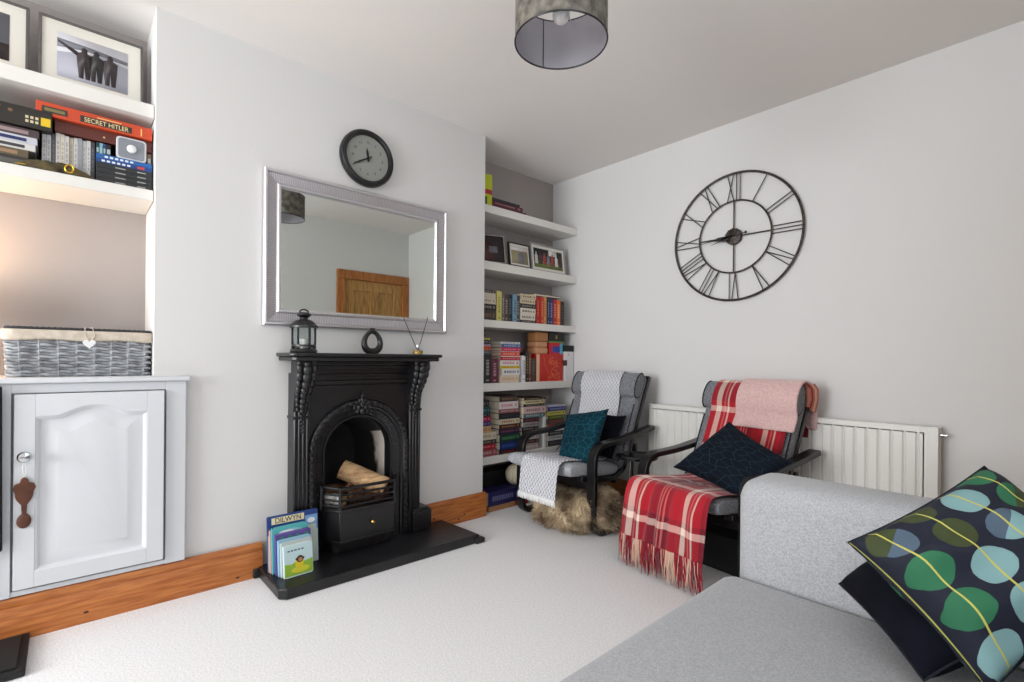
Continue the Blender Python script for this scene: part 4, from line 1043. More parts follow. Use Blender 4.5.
# grate with bars and ash pan cover
gx0, gx1, gw0, gw1 = -2.585, -2.475, .21, .155
gp = [(gx0, FC-gw0), (gx1, FC-gw1), (gx1, FC+gw1), (gx0, FC+gw0)]
for i, z in enumerate((.300, .330, .360, .392)):
    b = MB(); b.tube([(x, y, z) for x, y in gp], .0065 if i < 3 else .009, 8); b.build('grate_bar', I, parent=fp)
for x, y in gp: MB().tube([(x, y, .27), (x, y, .399)], .009 if x > -2.5 else .013, 8).build('grate_post', I, parent=fp)
b = MB(); b.prism(gp, .115, .268, 'z'); g3 = [(x+(.012 if x > -2.5 else 0), FC+(y-FC)*1.05) for x, y in gp]; b.prism(g3, .268, .284, 'z'); g4 = [(x-(.03 if x > -2.5 else 0), FC+(y-FC)*.93) for x, y in gp]; b.prism(g4, .051, .115, 'z'); b.prism([(x+(.006 if x > -2.5 else 0), FC+(y-FC)*1.02) for x, y in gp], .110, .122, 'z')
ash = b.build('ash_pan_cover', I, parent=fp, bevel=.003)
MB().lathe([(.004,0),(.004,.010),(.010,.014),(.011,.020),(.007,.026),(.0001,.028)], (gx1, FC+.02, .195), 16, 'x').build('brass_knob', M['brass'], parent=ash)

# hearth
b = MB(); hp_ = [(-2.628,.700),(-2.30,.700),(-2.272,.728),(-2.262,1.795),(-2.628,1.775)]
b.prism(hp_, 0.0, .050, 'z'); b.box(-2.30, 1.76, 0.001, -2.245, 1.825, .030); b.box(-2.66+.035, .675, .001, -2.59, .705, .045)
tag(b.build('hearth', M['slate'], origin=(-2.45,1.24,0), bevel=.007, seg=3), 'low black slate hearth slab on the carpet in front of the fireplace', 'hearth')

# logs and cones
def log(label, p0, p1, r, split=False, mcol='bark'):
    p0 = Vector(p0); p1 = Vector(p1); b = MB(); n = 18; d = (p1-p0).normalized(); a = d.cross(Vector((0,0,1))).normalized(); c = a.cross(d)
    rr = [r*(1+.12*noise.noise(Vector((k*.8, r*90, p0.y*20)))) * (1 if not split or k < n*.55 else .8) for k in range(n)]
    rings = []
    for j in range(7):
        p = p0.lerp(p1, j/6); rings.append([b.bm.verts.new(p+(a*math.cos(2*PI*k/n)+c*math.sin(2*PI*k/n))*rr[k]*(1+.05*noise.noise(Vector((k, j*1.7, 3))))) for k in range(n)])
    for A, B in zip(rings, rings[1:]):
        for k in range(n):
            b.mi = 0; b.f([A[k], A[(k+1) % n], B[(k+1) % n], B[k]])
    b.mi = 1; b.f(rings[0][::-1]); b.f(rings[-1])
    o = b.build('firewood_log', [M[mcol], M['log']], origin=tuple((p0+p1)/2-Vector((0,0,r))))
    return tag(o, label, 'log', 'logs in the fireplace grate')
log('large pale split log leaning across the fireplace grate', (-2.685, 1.145, .448), (-2.535, 1.335, .345), .054, False, 'log')
log('brown bark log lying low behind the grate bars, right side', (-2.60, 1.16, .312), (-2.575, 1.365, .310), .034)
log('dark log at the back of the grate behind the pale log', (-2.77, 1.08, .315), (-2.76, 1.33, .315), .036)
wb = mat('birch_bark', (214,212,208), .8, col2=(120,112,104), scale=26, lo=.45, hi=.62); M['birch'] = wb
log('short white birch log at the left end of the fireplace grate', (-2.635, 1.03, .315), (-2.535, 1.095, .318), .030, False, 'birch')
def cone(label, c, s=1.0, col=None):
    b = MB(); c = Vector(c)
    for ring in range(6):
        z = ring*.008*s; r = (.020, .024, .023, .019, .013, .006)[ring]*s
        for k in range(9):
            a = 2*PI*(k+.5*(ring % 2))/9; q = c+Vector((math.cos(a)*r, math.sin(a)*r, z+.01*s))
            b.bar(c+Vector((0, 0, z)), q, .010*s, .003*s)
    b.lathe([(.0001,0),(.010*s,.002),(.012*s,.02*s),(.0001,.05*s)], tuple(c), 8)
    tag(b.build('pine_cone', mat('pine_cone_brown', (58,32,24), .8, col2=(112,68,48), scale=60), origin=tuple(c)), label, 'pine cone', 'pine cones in the fireplace grate')
cone('pine cone in front of the pale split log, left one', (-2.545, 1.13, .352))
cone('pine cone at the middle of the grate against the pale log', (-2.515, 1.185, .322), 1.05)
cone('pine cone low at the right of the grate bars', (-2.51, 1.285, .290), 1.0)
cone('pine cone on the bark log nearest the right grate post', (-2.535, 1.335, .292), .9)

# ------------------------------------------------------------------ things on the mantelpiece
ln = thing('candle_lantern', 'black metal candle lantern with glass sides, left end of the mantelpiece', 'lantern', (-2.495, .868, 1.0925))
cx_, cy_, z0 = -2.495, .868, 1.0925
MB().lathe([(.0001,0),(.060,0),(.064,.006),(.060,.016),(.050,.022),(.0001,.022)], (cx_,cy_,z0), 28).build('base', M['iron'], parent=ln)
b = MB()
for k in range(6): a = 2*PI*k/6+.2; b.bar((cx_+.052*math.cos(a), cy_+.052*math.sin(a), z0+.02), (cx_+.052*math.cos(a), cy_+.052*math.sin(a), z0+.125), .008, .006)
b.lathe_open([(.057,.030),(.057,.040),(.055,.040)], (cx_,cy_,z0), 28); b.build('posts', M['iron'], parent=ln)
MB().lathe_open([(.048,.022),(.048,.125)], (cx_,cy_,z0), 28).build('glass', M['thin_glass'], parent=ln, solid=.0015)
MB().lathe([(.0001,.12),(.066,.122),(.066,.132),(.058,.138),(.046,.152),(.034,.160),(.020,.164),(.018,.172),(.024,.176),(.034,.184),(.032,.192),(.018,.198),(.0001,.199)], (cx_,cy_,z0), 28).build('roof', M['iron'], parent=ln)
MB().tube([(cx_, cy_+.020*math.cos(t), z0+.200+.012*math.sin(t)) for t in [2*PI*k/20 for k in range(20)]], .004, 6, True).build('ring_handle', M['iron'], parent=ln)
MB().lathe([(.0001,0),(.020,0),(.020,.045),(.0001,.046)], (cx_,cy_,z0+.0222), 16).build('candle', cm((226,222,212)), parent=ln)
b = MB()   # open oval black vase
pts = []; rad = []
for k in range(40):
    t = 2*PI*k/40; pts.append((-2.50, 1.232+.046*math.cos(t)*(1.0-.14*math.sin(t)), 1.0925+.064+.054*math.sin(t))); rad.append(.0150+.004*(-math.sin(t)))
b.tube(pts, rad, 12, True)
b.lathe([(.0001,0),(.030,0),(.032,.004),(.020,.010),(.0001,.012)], (-2.50,1.232,1.0925), 20); b.lathe_open([(.012,.128),(.015,.138)], (-2.50,1.232,1.0925), 16)
tag(b.build('ring_vase', cm((24,24,27), .3), origin=(-2.50,1.232,1.0925)), 'black glazed ring vase with open middle on centre of the mantelpiece', 'vase')
df = thing('reed_diffuser', 'small glass reed diffuser with amber oil at right on mantelpiece', 'diffuser', (-2.50, 1.515, 1.0925))
MB().lathe([(.0001,0),(.026,0),(.030,.004),(.030,.022),(.022,.030),(.010,.036),(.009,.056),(.012,.058),(.012,.062),(.0001,.062)], (-2.50,1.515,1.0925), 24).build('bottle', M['thin_glass'], parent=df)
MB().lathe([(.0001,.003),(.0275,.003),(.0275,.022),(.0001,.023)], (-2.50,1.515,1.0925), 24).build('oil', mat('amber_oil_body', (196,150,50), .2), parent=df)
MB().lathe([(.010,.036),(.0115,.040),(.0115,.056),(.010,.058)], (-2.50,1.515,1.0925), 20).build('collar', M['silver'], parent=df)
for p, q in (((-2.50,1.52,1.10), (-2.51,1.425,1.302)), ((-2.50,1.512,1.10), (-2.50,1.582,1.312)), ((-2.502,1.515,1.10), (-2.49,1.545,1.22))):
    MB().tube([p, q], .0022, 6).build('reed', cm((46,36,34)), parent=df)

# ------------------------------------------------------------------ children's books on the hearth
def kidbook(label, xb, y0, y1, h, t, lean, rz, cols, extra=None, rcorner=.008):
    """board book standing on the hearth, cover facing +x, leaning back"""
    w = y1-y0; o = thing('picture_book', label, 'book', (xb, (y0+y1)/2, .0505), "children's books on the hearth", rz)
    RM = Matrix.Rotation(-lean, 4, 'Y')
    b = MB(); b.prism(rrect(-w/2, 0, w/2, h, rcorner, 4), 0, .002, 'x'); b.prism(rrect(-w/2, 0, w/2, h, rcorner, 4), t-.002, t, 'x')
    b.box(.002, -w/2, .001, t-.002, -w/2+.002, h-.001); b.mi = 1; b.prism(rrect(-w/2+.003, .003, w/2-.003, h-.003, rcorner, 4), .002, t-.002, 'x')
    b.bm.transform(RM); b.build('book_block', [cm(cols[0], .4), M['paper']], parent=o, local=True)
    b = MB(); mats = [cm(c, .4) for c in cols[1:]]
    if extra: extra(b, w, h, t)
    b.bm.transform(RM); b.build('cover_picture', mats, parent=o, local=True)
    return o, RM
def blob(b, mi, cy, cz, ry, rz_, x, n=20, h=.0005):
    b.mi = mi; b.prism([(cy+ry*math.cos(2*PI*k/n), cz+rz_*math.sin(2*PI*k/n)) for k in range(n)], x, x+h, 'x')
def ex_dil(b, w, h, t):
    b.mi = 0; b.box(t, -w/2+.002, .003, t+.0004, w/2-.002, h*.66)
    b.mi = 1; b.box(t+.0004, -w*.5+.020, h*.845, t+.001, w*.22, h*.965)
    b.mi = 2; b.box(t+.0004, w*.24, h*.62, t+.001, w*.49, h*.90); b.mi = 0; b.box(t+.001, w*.27, h*.60, t+.0014, w*.46, h*.72)
    blob(b, 3, w*.36, h*.8, w*.08, h*.05, t+.001)
o, RM = kidbook('tall blue picture book lettered DILWYN, rearmost on the hearth', -2.502, .712, .950, .258, .010, .10, .0, [(34,66,128), (190,206,196), (232,222,186), (120,160,206), (226,232,236)], ex_dil)
t_ = text_mesh('lettering', 'DILWYN', .035, cm((40,34,30)), Matrix.Identity(4), None, font_scale=(.90,1))
t_.data.transform(RM @ facing_x(.0113, -.023, .233)); t_.parent = o
def ex_teal(b, w, h, t):
    blob(b, 0, 0, h*.82, w*.40, h*.10, t); blob(b, 1, -w*.1, h*.86, w*.22, h*.05, t+.0005); blob(b, 2, 0, h*.4, w*.42, h*.25, t)
kidbook('teal board book with white cloud, behind the purple one on the hearth', -2.472, .722, .888, .214, .018, .10, .03, [(84,176,180), (150,206,214), (236,240,242), (120,190,120)], ex_teal, .02)
kidbook('pale pink board book standing just behind the teal one, hearth', -2.489, .718, .875, .200, .014, .10, .02, [(226,170,160), (236,206,190), (150,200,160)], lambda b, w, h, t: blob(b, 0, 0, h*.6, w*.3, h*.2, t), .01)
def ex_pur(b, w, h, t):
    for k in range(12): blob(b, k % 3, (-.4+.075*k)*w, h*(.82+.08*math.sin(k*2.1)), w*.07, h*.045, t+.0002*k)
    blob(b, 2, -w*.1, h*.55, w*.3, h*.14, t)
kidbook('purple board book with green leaves in the middle of hearth stack', -2.451, .730, .893, .188, .019, .10, .03, [(92,74,150), (84,150,84), (60,120,110), (196,120,130)], ex_pur, .01)
kidbook('light blue board book between the purple and white ones on hearth', -2.430, .736, .886, .165, .017, .10, .04, [(150,196,222), (216,226,230), (220,90,100)], lambda b, w, h, t: (blob(b, 0, 0, h*.7, w*.3, h*.15, t), blob(b, 1, -w*.35, h*.4, w*.08, h*.2, t)), .01)
kidbook('white and grey board book just behind the yellow-green front book', -2.411, .742, .886, .156, .016, .10, .04, [(196,206,206), (226,232,230), (170,196,206)], lambda b, w, h, t: (blob(b, 0, 0, h*.75, w*.4, h*.15, t), blob(b, 1, 0, h*.75, w*.3, h*.06, t+.0005)), .01)
def ex_front(b, w, h, t):
    b.mi = 0; b.prism(rrect(-w/2+.001, h*.42, w/2-.001, h*.98, .008, 4), t, t+.0003, 'x')
    b.mi = 1; b.prism([(-w/2+.002, .006), (w/2-.002, .006), (w/2-.002, h*.46), (w*.2, h*.42), (0, h*.50), (-w*.25, h*.40), (-w/2+.002, h*.44)], t+.0003, t+.0006, 'x')
    blob(b, 2, w*.05, h*.20, w*.32, h*.10, t+.0006); blob(b, 3, w*.02, h*.40, w*.15, h*.17, t+.001); blob(b, 4, w*.04, h*.52, w*.12, h*.11, t+.0015); blob(b, 5, w*.05, h*.50, w*.07, h*.06, t+.002)
    for s_ in (-1, 1): blob(b, 4, w*(.04+.12*s_), h*.53, w*.035, h*.035, t+.0012); blob(b, 6, w*(.05+.03*s_), h*.52, w*.012, h*.014, t+.0026)
    b.mi = 6
    for k in range(5): b.box(t+.0006, -w*.38+k*w*.12, h*.80, t+.001, -w*.30+k*w*.12, h*.84)
kidbook('small yellow-green board book with brown animal face, front of hearth stack', -2.392, .748, .880, .145, .018, .12, .05, [(206,226,226), (196,222,226), (150,190,60), (216,214,60), (226,206,40), (70,40,26), (190,140,90), (70,90,100)], ex_front, .010)

# ------------------------------------------------------------------ radiator
rd = thing('radiator', 'long cream panel radiator on the far wall behind the armchairs', 'radiator', (-1.16, 3.07, .16))
rx0, rx1, rz0, rz1, ry = -1.935, -.386, .165, .762, 3.038
b = MB(); pitch = .0508; n = int((rx1-rx0-.05)/pitch)
def zz(u, v):
    i = u*n*6; ph = (i % 6)/6; x = rx0+.025+u*(n*pitch)
    g_ = max(0, 1-abs(ph-.5)/.16) if False else (1 if .38 < ph < .62 else 0)
    vv = v; edge = min(1, min(vv, 1-vv)/.06)
    return (x, ry+.010*g_*edge, rz0+.03+(rz1-rz0-.055)*v)
b.grid(zz, n*6*2//2, 16)
b.box(rx0, ry+.012, rz0, rx1, ry+.020, rz1)
b.box(rx0, ry, rz0+.032, rx0+.026, ry+.012, rz1-.03); b.box(rx0+.02+n*pitch, ry, rz0+.032, rx1, ry+.012, rz1-.03); b.box(rx0, ry, rz0, rx1, ry+.012, rz0+.032); b.box(rx0, ry, rz1-.030, rx1, ry+.012, rz1)
b.build('front_panel', M['radiator'], parent=rd, angle=30)
b = MB(); b.box(rx0-.002, ry+.0205, rz0+.01, rx0+.003, YB-.02, rz1-.006); b.box(rx1-.003, ry+.0205, rz0+.01, rx1+.002, YB-.02, rz1-.006); b.build('side_panel', M['radiator'], parent=rd)
b = MB()
for k in range(62): x = rx0+.01+k*.0247; b.box(x, ry+.021, rz1-.005, x+.014, YB-.031, rz1+.0005)
b.box(rx0-.002, ry+.004, rz1+.0005, rx1+.002, ry+.021, rz1+.003); b.box(rx0-.002, YB-.03, rz1-.005, rx1+.002, YB-.02, rz1+.001); b.build('top_grille', M['radiator'], parent=rd)
b = MB(); b.lathe([(.009,0),(.009,.015),(.006,.018),(.006,.03)], (rx1, 3.08, rz1-.035), 12, 'x'); b.build('bleed_valve', M['chrome'], parent=rd)
b = MB(); b.tube([(rx1-.0, 3.08, rz0+.03), (rx1+.04, 3.08, rz0+.03), (rx1+.045, 3.08, rz0), (rx1+.045, 3.08, 0.0)], .008, 8); b.lathe([(.018,0),(.020,.01),(.020,.05),(.016,.06)], (rx1+.045, 3.08, rz0+.03), 14); b.build('valve_pipe', M['white_paint'], parent=rd)
b = MB(); b.box(-1.7, YB-.028, .3, -1.66, YB-.001, .7); b.box(-.66, YB-.028, .3, -.62, YB-.001, .7); b.build('bracket', M['white_paint'], parent=rd)

# ------------------------------------------------------------------ pendant lampshade
pd = thing('pendant_light', 'mottled grey drum lampshade hanging from the ceiling', 'ceiling lamp', (-1.158, 1.256, 2.160))
px_, py_, pz, pr, ph = -1.158, 1.256, 2.160, .158, .178
MB().lathe_open([(pr,0),(pr,ph)], (px_,py_,pz), 56).build('outer_fabric', M['shade'], parent=pd)
MB().lathe_open([(pr-.002,0.001),(pr-.002,ph-.001)], (px_,py_,pz), 56).build('lining', M['shade_in'], parent=pd, fixn=False)
b = MB()
for z in (0, ph): b.tube([(px_+(pr-.0005)*math.cos(t), py_+(pr-.0005)*math.sin(t), pz+z) for t in [2*PI*k/64 for k in range(64)]], .003, 6, True)
b.tube([(px_+(pr-.004)*math.cos(2.75), py_+(pr-.004)*math.sin(2.75), pz), (px_+(pr-.004)*math.cos(2.75), py_+(pr-.004)*math.sin(2.75), pz+ph)], .0015, 5)
b.build('rim', M['iron'], parent=pd)
b = MB()
for k in range(3): a = 2*PI*k/3; b.tube([(px_, py_, pz+ph-.02), (px_+pr*math.cos(a), py_+pr*math.sin(a), pz+ph)], .0025, 6)
b.lathe([(.022,ph-.05),(.022,ph+.02),(.012,ph+.04)], (px_,py_,pz), 16); b.tube([(px_,py_,pz+ph+.03),(px_,py_,H-.02)], .003, 6); b.lathe([(.0001,0),(.03,0),(.042,.02),(.045,.0275)], (px_,py_,H-.028), 20)
b.build('fitting', M['white_paint'], parent=pd)
b = MB(); b.sphere((px_,py_,pz+ph-.085), .030, 1, 1, 1.0, 20); b.lathe([(.014,ph-.065),(.014,ph-.045)], (px_,py_,pz), 14); b.build('bulb', M['bulb'], parent=pd)

# ------------------------------------------------------------------ armchairs
def bend(pts, n=7): return [(p.x, p.y) for p in [Vector((q[0], q[1])) for q in pts]]
def fillet(P, rad, n=7):
    out = [P[0]]
    for i in range(1, len(P)-1):
        a = Vector(P[i-1]); p = Vector(P[i]); c = Vector(P[i+1]); r = rad[i-1] if isinstance(rad, list) else rad
        d0 = (a-p).normalized(); d1 = (c-p).normalized(); s0 = p+d0*r; s1 = p+d1*r
        for k in range(n+1):
            t = k/n; q = s0*(1-t)**2+p*2*t*(1-t)+s1*t*t; out.append((q.x, q.y))
    out.append(P[-1]); return out
CPATH = smooth_path([Vector((0,-.155,.415)), Vector((0,-.02,.400)), Vector((0,.16,.375)), Vector((0,.29,.370)), Vector((0,.375,.415)), Vector((0,.43,.53)), Vector((0,.50,.70)), Vector((0,.575,.87)), Vector((0,.615,.955))], 6)
def path_frame(i, P=None):
    P = P or CPATH
    d = (P[min(i+1, len(P)-1)]-P[max(i-1, 0)]).normalized(); return P[i], d, Vector((0, -d.z, d.y))   # normal points to the sitter's side
def make_chair(label, loc, rz, fab_seat):
    t = thing('armchair', label, 'armchair', loc, 'black framed cantilever armchairs by the far wall', rz)
    W = M['black_wood']
    for s_ in (-1, 1):
        xo = s_*.312; x0, x1 = xo-.031, xo+.031
        prof = fillet([(.56,.016), (-.0,.016), (-.0,.545), (.30,.560), (.63,.612)], [.09, .11, .10])
        MB().strip(prof, .030, x0, x1).build('side_frame', W, parent=t, local=True, bevel=.004)
        # rear support and seat rail
        xi = s_*.262
        rail = fillet([(-.06,.355), (.30,.300), (.40,.40), (.660,.955)], [.12, .08])
        MB().strip(rail, .030, xi-.022, xi+.022).build('seat_rail', W, parent=t, local=True, bevel=.003)
    for q in ((-.29, -.012, .285, .29, .012, .355), (-.29, .48, .45, .29, .505, .51), (-.26, .628, .905, .26, .655, .958), (-.26, .30, .27, .26, .335, .30), (-.285, .44, .016, .285, .47, .03)):
        MB().box(*q).build('crossbar', W, parent=t, local=True, bevel=.004)
    for k in range(5):
        y = .47+.040*k; z = .565+.085*k
        MB().box(-.25, y+.015, z, .25, y+.027, z+.05).build('back_slat', W, parent=t, local=True, bevel=.003)
    # cushion: swept rounded box
    def sweep(i0, i1, hw, th, lift=0):
        b = MB(); rings = []; nseg = 28
        idx = list(range(i0, i1+1)); m_ = len(idx)
        for q, i in enumerate(idx):
            p, d, nn = path_frame(i)
            e = min(q, m_-1-q); k = (.55, .85, 1.0)[min(e, 2)]
            ring = []
            for a in range(nseg):
                an = 2*PI*a/nseg; c_, s_ = math.cos(an), math.sin(an)
                xx = hw*math.copysign(abs(c_)**.25, c_)*(1 if k == 1 else .985+.015*k); zz_ = th*math.copysign(abs(s_)**.45, s_)*k
                ring.append(b.bm.verts.new(Vector((xx, 0, 0))+p+nn*(zz_+lift)))
            rings.append(ring)
        for A, B in zip(rings, rings[1:]):
            for k in range(nseg): b.f([A[k], A[(k+1) % nseg], B[(k+1) % nseg], B[k]])
        b.f(rings[0][::-1]); b.f(rings[-1]); return b
    nP = len(CPATH)
    seat = sweep(0, 19, .277, .043, .0).build('seat_cushion', fab_seat, parent=t, local=True, angle=60)
    back = sweep(20, nP-1, .277, .046, .0).build('back_cushion', M['grey_fabric'], parent=t, local=True, angle=60)
    # head pillow roll
    b = MB(); rings = []
    for k in range(13):
        u = k/12; p = CPATH[-9].lerp(CPATH[-1], 0)
        pass
    p0, d0, n0 = path_frame(nP-6)
    def hp2(u, v):
        a = 2*PI*u; x = -.279+.558*v; e = 1 if 0 < v < 1 else .93
        r1, r2 = .090*e, .047*e
        return p0+d0*(-.012+r1*math.cos(a)*(1))+n0*(.044+r2*math.sin(a))+Vector((x, 0, 0))
    b.grid(hp2, 24, 24, closeu=True); bmesh.ops.holes_fill(b.bm, edges=b.bm.edges, sides=40)
    b.build('head_pillow', M['grey_fabric'], parent=t, local=True, angle=60)
    for s_ in (-1, 1):
        MB().tube([CPATH[i]+path_frame(i)[2]*.037+Vector((s_*.268, 0, 0)) for i in range(20, nP-10)], .004, 6).build('piping', M['piping'], parent=t, local=True)
        MB().tube([p0+d0*(-.012+.089*math.cos(a))+n0*(.044+.046*math.sin(a))+Vector((s_*.276, 0, 0)) for a in [2*PI*k/24 for k in range(24)]], .004, 6, True).build('piping', M['piping'], parent=t, local=True)
    return t
ch1 = make_chair('grey cushioned armchair nearest the bookshelves with white throw and teal cushion', (-2.193, 2.350, 0), 0, M['light_fabric'])
ch2 = make_chair('grey cushioned armchair with red tartan and pink throws, beside the sofa', (-1.283, 2.395, 0), R_(-9), M['grey_fabric'])

ch2.scale = (1, 1, .962)
def place(o, loc, rz):
    o.location = loc; o.rotation_euler = (0, 0, rz); return o
def chair_cloth(x0, x1, i0, front_drop, back_drop, lift, nu, amp, seed, front_lift=.0, skew=0.0, x0t=None, x1t=None, flare=0):
    """cloth following the chair cushion: hangs over the front, runs over seat and back, and over the top"""
    nP = len(CPATH); path = []; nr = []
    if front_drop > 0:
        p, d, nn = path_frame(0)
        yb = p.y-.052-lift
        K = 9
        for k in range(K): path.append(Vector((0, yb-.004*(K-k), p.z-front_drop*(1-k/K)-.0))); nr.append(Vector((0,-1,0)))
        path.append(Vector((0, yb+.006, p.z+.02))); nr.append(Vector((0,-.9,.4)))
        path.append(Vector((0, yb+.025, p.z+.040+lift))); nr.append(Vector((0,-.4,.9)))
        i0 = 1
    p0, d0, n0 = path_frame(nP-6)
    for i in range(i0, nP-17):
        p, d, nn = path_frame(i)
        path.append(p+nn*((.044 if i < 20 else .047)+lift)); nr.append(nn)
    if i0 >= nP-17:
        for i in (i0, i0+1):
            p, d, nn = path_frame(i); path.append(p+nn*(.052+lift)); nr.append(nn)
    for k in range(9):                       # over the head pillow
        th = R_(-72+18.5*k)
        path.append(p0+d0*(-.012+(.090+lift)*math.sin(th))+n0*(.044+(.047+lift)*math.cos(th))); nr.append(d0*math.sin(th)+n0*math.cos(th))
    p, d, nn = path_frame(nP-1)
    path.append(p+d*(.014+lift)+nn*.0); nr.append(d)
    path.append(p+d*(.014+lift)-nn*.045); nr.append(d)
    for k in range(1, 7): path.append(p-nn*(.062+lift*.5)-Vector((0,-.006,back_drop*k/6))); nr.append(-nn)
    b = MB(); n = len(path)-1
    L = [0]
    for a, c in zip(path, path[1:]): L.append(L[-1]+(c-a).length)
    tot = L[-1]
    def fn(u, v):
        j = int(round(v*n)); t = L[j]/tot
        a0, a1 = x0+( (x0t if x0t is not None else x0)-x0)*t, x1+((x1t if x1t is not None else x1)-x1)*t
        x = a0+(a1-a0)*u
        hang = 1.0 if (front_drop > 0 and j < 9) else .25
        w_ = noise.noise(Vector((u*7+seed, t*5, seed)))*amp*hang*1.3+amp*.5*hang*math.sin(u*2*PI*4+seed+t*3)
        return path[j]+nr[j]*(abs(w_)+.001)+Vector((x+amp*.5*noise.noise(Vector((t*6, seed, 2))), 0, 0))
    V = [[b.bm.verts.new(fn(i/nu, j/n)) for j in range(n+1)] for i in range(nu+1)]
    for i in range(nu):
        for j in range(n):
            fc = b.f([V[i][j], V[i+1][j], V[i+1][j+1], V[i][j+1]])
            for lp_, (a, c) in zip(fc.loops, ((i,j),(i+1,j),(i+1,j+1),(i,j+1))): lp_[b.uv].uv = (a/nu, L[c]/tot)
    edge = [v[0].co.copy() for v in V]
    return b, edge
# white knitted throw, chair 1
t1 = tag(place(bpy.data.objects.new('throw_blanket', None), ch1.location, 0), 'white knitted throw draped over the back and front of the left armchair', 'blanket'); C.objects.link(t1)
b, edge = chair_cloth(-.062, .245, 1, .165, .22, .008, 40, .006, 1.3, x0t=-.235, x1t=.125)
b.build('knitted_cloth', M['knit'], parent=t1, local=True, solid=.006, sub=1)
b = MB()
for i in range(0, len(edge)-1):
    for q in range(2):
        p = edge[i].lerp(edge[i+1], q*.5); w_ = random.uniform(-.004,.004)
        b.tube([p+Vector((0,-.002,.004)), p+Vector((w_,-.003,-.015)), p+Vector((w_*1.6,.0,-.034))], [.0032,.0028,.0016], 5)
b.build('fringe', M['white'], parent=t1, local=True)
# red tartan, chair 2
t2 = tag(place(bpy.data.objects.new('throw_blanket', None), ch2.location, R_(-9)), 'red tartan fringed throw draped over the right armchair seat and back', 'blanket'); C.objects.link(t2)
b, edge = chair_cloth(-.232, .268, 1, .245, .25, .010, 60, .022, 4.1, x0t=-.20, x1t=.25)
b.build('tartan_cloth', M['plaid'], parent=t2, local=True, solid=.004, sub=1)
b = MB(); fm = [cm((206,170,150), .9), cm((150,24,38), .9), cm((120,16,36), .9)]
for i in range(0, len(edge)-1):
    for q in range(3):
        b.mi = (1, 0, 2, 1, 0, 0, 1, 2)[(i//3) % 8] if random.random() > .2 else random.choice((0, 1, 2))
        p = edge[i].lerp(edge[i+1], q*.33); w_ = random.uniform(-.014,.014); Lf = random.uniform(.115,.165)
        b.tube([p+Vector((0,-.002,.004)), p+Vector((w_*.4,-.004,-Lf*.35)), p+Vector((w_,-.002,-Lf*.7)), p+Vector((w_*1.3+random.uniform(-.005,.005),0,-Lf))], [.0026,.0024,.002,.0012], 5)
b.build('fringe', fm, parent=t2, local=True)
# tartan roll end poking out at the chair's top right
b = MB()
for k in range(5):
    b.mi = (0, 1, 0, 2, 0)[k]
    b.tube([Vector((.262+.006*k, .60+.012*k, .985)), Vector((.285+.004*k, .605+.012*k, .955)), Vector((.290+.003*k, .605+.012*k, .90)), Vector((.285+.003*k, .60+.012*k, .86-.008*k))], [.012,.014,.013,.008], 8)
b.build('gathered_end', [cm((176,110,90), .9), cm((140,40,40), .9), cm((206,160,140), .9)], parent=t2, local=True)
# pink fleece draped over chair 2's top right
t3 = tag(place(bpy.data.objects.new('throw_blanket', None), ch2.location, R_(-9)), 'folded pale pink fleece blanket over the top of the right armchair', 'blanket'); C.objects.link(t3)
b, edge = chair_cloth(-.045, .303, len(CPATH)-13, 0, .20, .022, 30, .006, 7.7, x0t=-.03, x1t=.290)
b.build('folded_cloth', M['pink'], parent=t3, local=True, solid=.014, sub=1)
t2.scale = t3.scale = ch2.scale

# ------------------------------------------------------------------ cushions
def cushion(name, label, corners, T, mt, cat='cushion', pip=None, wr=.006, seed=0, uvs=(1,1)):
    """pillow on corners A (0,0), B (1,0), C (0,1), D (1,1)"""
    A, B, Cc, D = [Vector(c) for c in corners]; nrm = ((B-A).cross(Cc-A)).normalized()
    cen = (A+B+Cc+D)/4; base = Vector((cen.x, cen.y, min(A.z, B.z, Cc.z, D.z)))
    o = thing(name, label, cat, tuple(base))
    b = MB(); N = 28
    for sgn in (1, -1):
        def fn(u, v):
            a, c = 2*u-1, 2*v-1
            pu = .5+.5*a*(1-.07*(1-c*c)); pv = .5+.5*c*(1-.07*(1-a*a))
            p = A*(1-pu)*(1-pv)+B*pu*(1-pv)+Cc*(1-pu)*pv+D*pu*pv
            h = T*.5*((1-a*a)*(1-c*c))**.42
            h += wr*noise.noise(Vector((u*5+seed, v*5, sgn+seed)))*min(1, (1-a*a)*(1-c*c)*4)
            return p+nrm*sgn*h
        b.grid(fn, N, N, uvs)
    bmesh.ops.remove_doubles(b.bm, verts=b.bm.verts, dist=1e-5)
    b.build('cushion_cover', mt, parent=o, angle=180)
    b = MB(); E = []
    def ed(u, v):
        a, c = 2*u-1, 2*v-1; pu = .5+.5*a*(1-.07*(1-c*c)); pv = .5+.5*c*(1-.07*(1-a*a))
        return A*(1-pu)*(1-pv)+B*pu*(1-pv)+Cc*(1-pu)*pv+D*pu*pv
    E = [ed(k/20, 0) for k in range(20)]+[ed(1, k/20) for k in range(20)]+[ed(1-k/20, 1) for k in range(20)]+[ed(0, 1-k/20) for k in range(20)]
    b.tube(E, .0026, 6, True); b.build('seam', pip or M['piping'], parent=o)
    return o
# chair 1: teal cushion leaning on the backrest, navy plain one behind
cushion('cushion', 'plain dark navy cushion half hidden behind the teal one, left armchair', [(-2.13,2.60,.435),(-1.925,2.60,.435),(-2.13,2.755,.70),(-1.925,2.755,.70)], .09, M['navy_velvet'])
cushion('cushion', 'teal stitched square cushion on the left armchair seat', [(-2.165,2.36,.435),(-1.895,2.37,.430),(-2.275,2.56,.690),(-1.915,2.55,.760)], .13, M['teal_quilt'], seed=3, pip=cm((8,44,56), .9))
